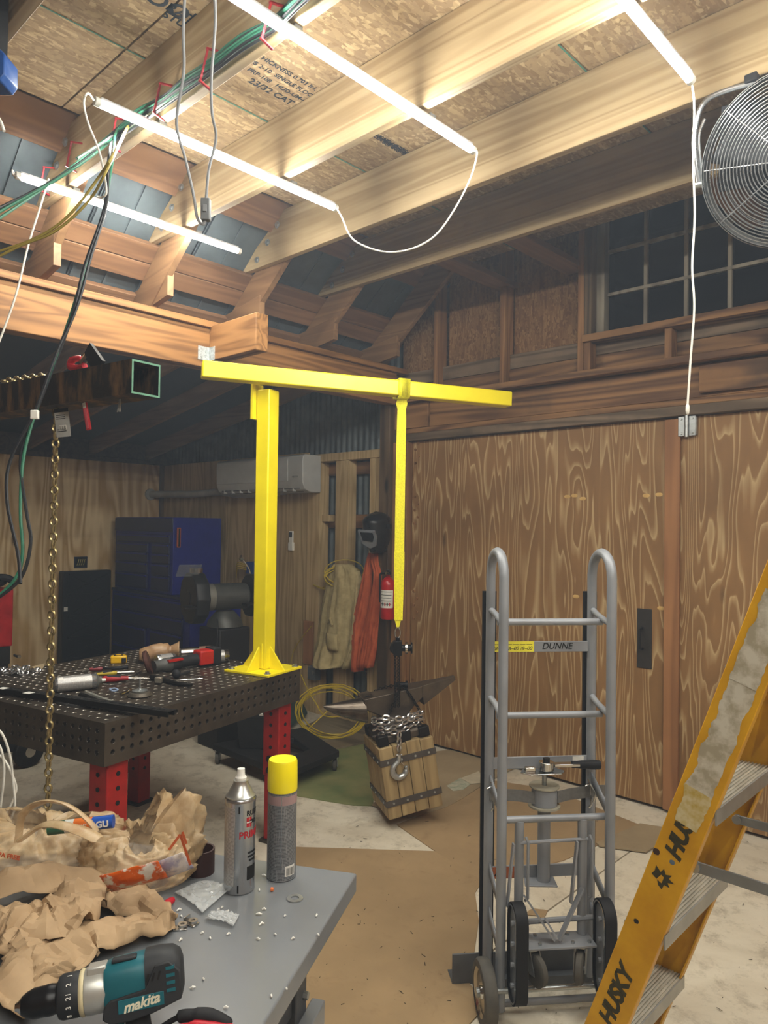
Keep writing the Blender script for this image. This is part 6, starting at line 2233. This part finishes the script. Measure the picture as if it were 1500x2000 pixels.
# slotted strut channel over the front edge
s0_, s1_ = tz(-60, 1343, .002), tz(335, 1399, .018)
sd_ = (s1_ - s0_).normalized()
sw_ = V((0, 0, 1)).cross(sd_).normalized()
stt = E('strut_channel', s0_.lerp(s1_, .6), 'black slotted strut channel lying across the table corner', 'strut')
m_strut = plain('strut_black', '#1e1d1c', .5, .3)
L = (s1_ - s0_).length
pf = [(-.0205, 0), (-.0205, .021), (.0205, .021), (.0205, 0), (.014, 0), (.014, .003), (.0175, .003), (.0175, .018), (-.0175, .018), (-.0175, .003), (-.014, .003), (-.014, 0)]
M = Matrix(((sw_.x, 0, sd_.x, s0_.x), (sw_.y, 0, sd_.y, s0_.y), (sw_.z, 1, sd_.z, s0_.z), (0, 0, 0, 1)))
B().prism(pf, L, M).o('channel', m_strut, stt, world=True)
n_ = int(L / .048)
sl = B().box((0, 0, 0), (.013, .0012, .028)).mesh('slot')
sl.materials.append(m_hole)
for k in range(n_):
    inst('slot', sl, wmat(stt).inverted() @ M @ Tr((0, .0212, .03 + .048 * k)), stt)
for (x, y) in ((6, 1346), (56, 1355)):
    p = tz(x, y, .026)
    B().box((0, 0, 0), (.038, .03, .001), frame(p + V((0, 0, .004)), sd_, sw_)).o('paper_label', m_paper_l, stt, world=True)
# little pile of silver chain
pc_ = E('chain_pile', tz(40, 1308), 'heap of small shiny chain at the left of the table', 'chain')
jn = B()
lm = link_mesh(.030, .022, .0035, m_silver)
for k in range(60):
    p = tz(40 + RN.gauss(0, 20), 1309 + RN.gauss(0, 3.5), RN.uniform(.006, .022))
    M = Tr(p) @ Rt(RN.uniform(0, 6), 'Z') @ Rt(RN.uniform(.6, 2.4), 'X') @ Rt(RN.uniform(0, 3), 'Z')
    inst('chain_link', lm, wmat(pc_).inverted() @ M, pc_)
sheet_p = [tz(x, y) for x, y in ((62, 1303), (88, 1296), (84, 1306), (70, 1310))]
T(B().prism([(p.x, p.y) for p in sheet_p], .002, None, TZ + .0005).o('card_scrap', m_card2, None), 'small brown card scrap beside the chain heap', 'cardboard')

# ================================================================ overhead: fan, cables, cords
FC = at(1548, 312, D=2.42)
_fz = (CO - FC).normalized()
_fx = V((0, 0, 1)).cross(_fz).normalized()
fn = E('drum_fan', FC, 'large chrome shop fan hung under the joists at top right', 'fan', M=frame(FC, _fx, _fz.cross(_fx)))
FR = .272
m_fan = plain('fan_chrome', '#b4b6b8', .28, .85)
m_drum = plain('fan_drum_grey', '#8f9395', .4, .5)
# local: x right, y up, z towards the camera
b = B()
for k in range(22):
    r = .045 + (FR - .045) * k / 21
    z = .085 - .07 * (r / FR) ** 2.6
    b.tube([(r * math.cos(2 * pi * q / 56), r * math.sin(2 * pi * q / 56), z) for q in range(56)], .0021, 5, closed=True)
for k in range(9):
    a = 2 * pi * k / 9 + .27
    b.tube([(r * math.cos(a), r * math.sin(a), .083 - .07 * (r / FR) ** 2.6) for r in [.03 + (FR - .03) * q / 10 for q in range(11)]], .0024, 5)
b.o('front_grille', m_fan, fn)
b = B()
for k in range(12):
    r = .06 + (FR - .06) * k / 11
    b.tube([(r * math.cos(2 * pi * q / 40), r * math.sin(2 * pi * q / 40), -.13) for q in range(40)], .0021, 5, closed=True)
b.o('rear_grille', m_fan, fn)
B().lathe([(FR + .004, .02), (FR + .008, .01), (FR + .004, -.0), (FR - .004, -.06), (FR - .004, -.13), (FR - .008, -.13), (FR - .008, -.06), (FR, .0), (FR + .002, .016)], 56, cap=False).o('drum', m_drum, fn)
B().cyl((0, 0, .06), (0, 0, .088), .048, n=24).o('badge', m_drum, fn)
B().cyl((0, 0, -.12), (0, 0, -.02), .07, n=24).o('motor', m_black, fn, bev=.01)
for k in range(3):
    M = Rt(2 * pi * k / 3 + .5, 'Z')
    b = B()
    b.grid(lambda u, v: (.05 + .19 * u, (v - .5) * (.09 + .10 * u), .03 * (v - .5) * (1.6 - u) - .005), 8, 6, M)
    b.o('blade', plain('blade_dark', '#35373a', .5, .3), fn, solid=.002)
b = B()
yk = [(-FR - .018, -.02, -.03), (-FR - .028, .06, -.04), (-FR - .030, .15, -.06), (-FR - .004, .235, -.085), (-FR + .07, .262, -.09), (0, .262, -.09), (FR - .07, .262, -.09), (FR + .03, .15, -.06), (FR + .018, -.02, -.03)]
b.tube(yk, .0095, 10, sub=6)
b.o('yoke', m_fan, fn)
b = B()
b.tube([(-FR - .006, -.02, -.03), (-FR - .014, .06, -.05), (-FR - .018, .14, -.075), (-FR + .0, .19, -.1)], .006, 8, sub=4)
b.o('yoke_brace', m_fan, fn)
B().prism([(-.24, -.06), (-.22, .22), (.22, .22), (.24, -.06)], .003, Tr((0, 0, -.155))).o('back_plate', plain('fan_backplate', '#4a4c50', .5, .3), fn)
b = B()
b.cyl((-FR - .03, -.02, -.03), (-FR - .002, -.02, -.03), .012, n=12)
b.o('pivot_bolt', m_steel, fn)
# hanger from yoke up to the joist bottom
hp0 = wmat(fn) @ V((-.12, .262, -.09))
B().bar(hp0, V((hp0.x, hp0.y, 3.125)), .04, .04).o('ceiling_clamp', m_black, fn, world=True, bev=.004)
hp0 = wmat(fn) @ V((.10, .262, -.09))
B().bar(hp0, V((hp0.x, hp0.y, 3.125)), .04, .04).o('ceiling_clamp', m_black, fn, world=True, bev=.004)


def cable(name, pts, r, mat, lab, cat='cable', sub=6, n=7, group=None):
    return T(B().tube([p if isinstance(p, V) else V(p) for p in pts], r, n, sub=sub).o(name, mat, None), lab, cat, group)


m_wcord = plain('white_cord', '#d8d5cb', .45)
m_gcord = plain('grey_cord', '#86888a', .45)
m_grn_c = plain('green_wire', '#2f6f56', .45)
m_blk_c = plain('black_wire', '#1b1c20', .45)
m_yel_c = plain('yellow_wire', '#8a7a34', .45)
x1_, a1_, e1_ = tubes[1]
x2_, a2_, e2_ = tubes[2]
x3_, a3_, e3_ = tubes[3]
x0_, a0_, e0_ = tubes[0]
cable('lamp_cord', [V((x1_, e1_ + .002, 3.088)), at(668, 425, D=2.98), at(690, 468, D=2.9), at(745, 491, D=2.85), at(800, 487, D=2.82), at(850, 460, D=2.8), at(890, 405, D=2.78), at(920, 345, D=2.77), at(932, 300, D=2.8), V((x2_, e2_ + .002, 3.088))], .0034, m_wcord, 'white cord sagging between the two middle LED tubes', 'cord')
cable('lamp_cord', [V((x3_, e3_ + .002, 3.085)), at(1356, 210, D=2.42), at(1354, 320, D=2.42), at(1357, 420, D=2.42), at(1352, 520, D=2.42), at(1356, 600, D=2.42), at(1349, 700, D=2.42), at(1343, 790, D=2.42)], .0036, m_wcord, 'white cord hanging straight down beside the fan', 'cord')
pe = at(1343, 790, D=2.42)
T(B().lathe([(.004, 0), (.006, -.004), (.0065, -.02), (.005, -.03), (.002, -.034), (0, -.034)], 12, Tr(pe)).o('cord_plug', m_wcord, None), 'small white plug at the end of the hanging cord', 'plug')
cable('lamp_cord', [V((x1_, a1_ - .002, 3.088)), at(172, 182, D=2.3), at(164, 200, D=2.28), at(172, 240, D=2.3), at(195, 300, D=2.35), at(208, 370, D=2.4), at(200, 385, D=2.42), at(190, 383, D=2.5)], .0034, m_wcord, 'white cord looping from the left end of the second tube', 'cord')
cable('lamp_cord', [V((x0_, a0_ - .002, 3.09)), at(24, 332, D=3.1), at(26, 342, D=3.08), at(34, 345, D=3.06), at(40, 352, D=3.1)], .0034, m_wcord, 'short white cord loop at the leftmost tube end', 'cord')
# grey hanging leads with inline switch
gsw = at(402, 410, D=2.02)
cable('hanging_lead', [at(362, -30, D=1.9), at(358, 60, D=1.93), at(359, 140, D=1.95), at(345, 240, D=1.98), at(362, 310, D=2.0), at(378, 380, D=2.01), at(385, 425, D=2.02), at(396, 438, D=2.02), V(gsw) - V((0, 0, .03))], .004, m_gcord, 'left grey lead looping down to the inline switch', 'cord')
cable('hanging_lead', [at(418, -30, D=1.9), at(420, 50, D=1.93), at(413, 150, D=1.95), at(414, 220, D=1.97), at(422, 270, D=2.0), at(408, 330, D=2.01), V(gsw) + V((0, 0, .028))], .004, m_gcord, 'right grey lead dropping to the inline switch', 'cord')
isw = E('inline_switch', gsw - V((0, 0, .03)), 'grey inline switch box hanging on two leads', 'switch')
B().box((0, 0, 0), (.026, .022, .062), frame(gsw, CR, _cfh)).o('switch_body', plain('switch_grey', '#6f7274', .45), isw, world=True, bev=.003)
B().box((0, 0, 0), (.010, .006, .02), frame(gsw - _cfh * .013, CR, _cfh)).o('rocker', m_gcord, isw, world=True, bev=.001)
# cable bundle clipped along the second visible joist (near face), then dropping at the left
JYc = 1.41 - .045


def jb_(px, py, dy=0.0):
    return at(px, py, Y=JYc - dy)


bund = [(700, -90), (600, -15), (535, 45), (470, 85), (410, 132), (360, 165), (318, 198), (270, 232), (228, 262)]
cnt = 0
for k in range(9):
    mt = (m_grn_c, m_blk_c, m_grn_c, m_gcord, m_grn_c, m_blk_c, m_wcord, m_grn_c, m_blk_c)[k]
    pts = [jb_(x + 7 * noise.noise((i * .9, k * 3.1, 1)), y + (k - 4) * 3.4 + 5 * noise.noise((i * .8, k * 2.3, 4)), .004 + .006 * (k % 3)) for i, (x, y) in enumerate(bund)]
    nm = ('dark green', 'black', 'green', 'grey', 'deep green', 'black', 'white', 'bright green', 'lower black')[k]
    tail = {0: [(150, 318), (60, 385), (-30, 445)], 2: [(222, 300), (200, 420), (165, 530), (130, 640), (100, 720), (66, 815), (45, 900), (40, 1000), (44, 1080), (30, 1130), (-20, 1180)],
            1: [(180, 300), (90, 360), (-30, 420)], 4: [(205, 285), (120, 345), (-30, 430)], 5: [(212, 310), (208, 400), (178, 500), (150, 600), (110, 690), (70, 800), (20, 900), (14, 980), (35, 1080), (40, 1140)],
            8: [(215, 290), (205, 400), (165, 520), (140, 620), (88, 760), (60, 830), (40, 900), (52, 1000), (60, 1060), (40, 1130), (-20, 1180)]}.get(k, [(200, 280), (150, 310)])
    D1 = (pts[-1] - CO).dot(CF)
    for i, (x, y) in enumerate(tail):
        t = (i + 1) / len(tail)
        t = t ** .35 if len(tail) > 4 else t
        pts.append(at(x, y, D=D1 * (1 - t) + (2.05 if len(tail) > 4 else 2.3) * t))
    cable('power_cable', pts, .005 if k != 6 else .003, mt, ['dark green cable at the top of the joist bundle, leaving left', 'black cable second in the joist bundle, leaving left', 'long green cable dropping past the plate beam to the welder', 'grey cable in the middle of the joist bundle', 'deep green cable crossing to the left edge', 'long black cable dropping beside the green one, left strand', 'thin white cable inside the joist bundle', 'bright green cable low in the joist bundle', 'lowest black cable of the bundle, dropping right of the green one'][k], group='cables clipped along the joist')
for k, tl in enumerate(([(222, 300), (190, 350), (135, 420), (70, 465), (-30, 500)], [(215, 320), (175, 390), (110, 450), (40, 480), (-30, 515)])):
    pts = [jb_(250, 246 + 3 * k, .02)] + [at(x, y, D=2.25) for x, y in tl]
    cable('yellow_cable', pts, .0042, m_yel_c, ('upper yellow cable sagging from the joist to the left edge', 'lower yellow cable sagging from the joist to the left edge')[k], group='yellow cables')
cable('flat_cable', [at(95, 350, D=2.9), at(80, 400, D=2.8), at(55, 480, D=2.75), at(30, 580, D=2.7), at(-10, 690, D=2.65)], .004, m_wcord, 'white twin cable hanging down over the plate beam', 'cable')
T(B().box((0, 0, 0), (.022, .012, .026), frame(at(68, 810, D=2.10), CR, _cfh)).o('cable_tape', m_white, None, bev=.002), 'white tape tag wrapped on the green cable drop', 'tape')
# red cable clips
for k, (x, y) in enumerate(((532, 48), (410, 133), (318, 197), (232, 262), (145, 305), (92, 352))):
    p = jb_(x, y, .0)
    M = frame((p.x, 1.39 - .002, p.z), (1, 0, 0), (0, 0, 1))
    ck = E('cable_clip', p - V((0, 0, .05)), ('red plastic clip on the bundle nearest the long centre tube', 'red plastic clip on the bundle between the two grey leads', 'red plastic clip on the bundle right of the second tube', 'red plastic clip where the cables leave the joist', 'red plastic clip left of the second tube, near the rafter', 'red plastic clip on the rafter above the leftmost tube')[k], 'cable clip', group='red cable clips')
    Mw = Tr((p.x, 1.39, p.z)) @ Rt(rad(25), 'Y')
    m_clip = plain('clip_red', '#9c1f26', .4)
    B().bar(Mw @ V((.0, -.048, .05)), Mw @ V((.0, -.048, -.05)), .008, .004).o('strap', m_clip, ck, world=True, bev=.001)
    for s in (-1, 1):
        B().bar(Mw @ V((0, -.054, s * .05)), Mw @ V((0, -.002 if k < 5 else -.002, s * .062)), .009, .006).o('tab', m_clip, ck, world=True, bev=.001)
# blue tool and stub at top left
bt = at(0, 140, D=2.2)
blu = E('blue_clamp', bt - V((0, 0, .06)), 'blue plastic device hanging at the top left edge', 'device')
B().prism([(-.10, -.05), (.02, -.05), (.035, -.03), (.035, .03), (.015, .05), (-.10, .055)], .08, frame(bt, CR, CU) @ Tr((0, 0, -.04))).o('housing', plain('blue_plastic', '#1f4a8c', .4), blu, world=True, bev=.004)
B().bx((bt.x - .015, bt.y - .015, bt.z + .04), (bt.x + .015, bt.y + .015, 3.405)).o('hanger', m_black, blu, world=True)
cable('white_stub', [at(-15, 215, D=2.6), at(0, 235, D=2.6), at(8, 256, D=2.6)], .006, m_wcord, 'white cable stub poking in at the upper left edge', 'cable')
# white cable hank low at the left edge, below the table front
for k, lp_ in enumerate(([(-30, 1420), (0, 1428), (18, 1470), (25, 1520), (28, 1580), (5, 1620), (-30, 1640)], [(-30, 1440), (-2, 1455), (8, 1500), (3, 1560), (-5, 1600), (-30, 1615)], [(-30, 1470), (5, 1480), (30, 1530), (28, 1555), (10, 1590), (-20, 1600)])):
    cable('white_cable_loop', [at(x, y, D=1.95 + .02 * k) for x, y in lp_], .0032, m_wcord, ('outer loop of white cable at the left edge below the table', 'inner loop of white cable at the left edge below the table', 'rightmost bulging loop of white cable at the left edge')[k], 'cable', group='white cable loops')
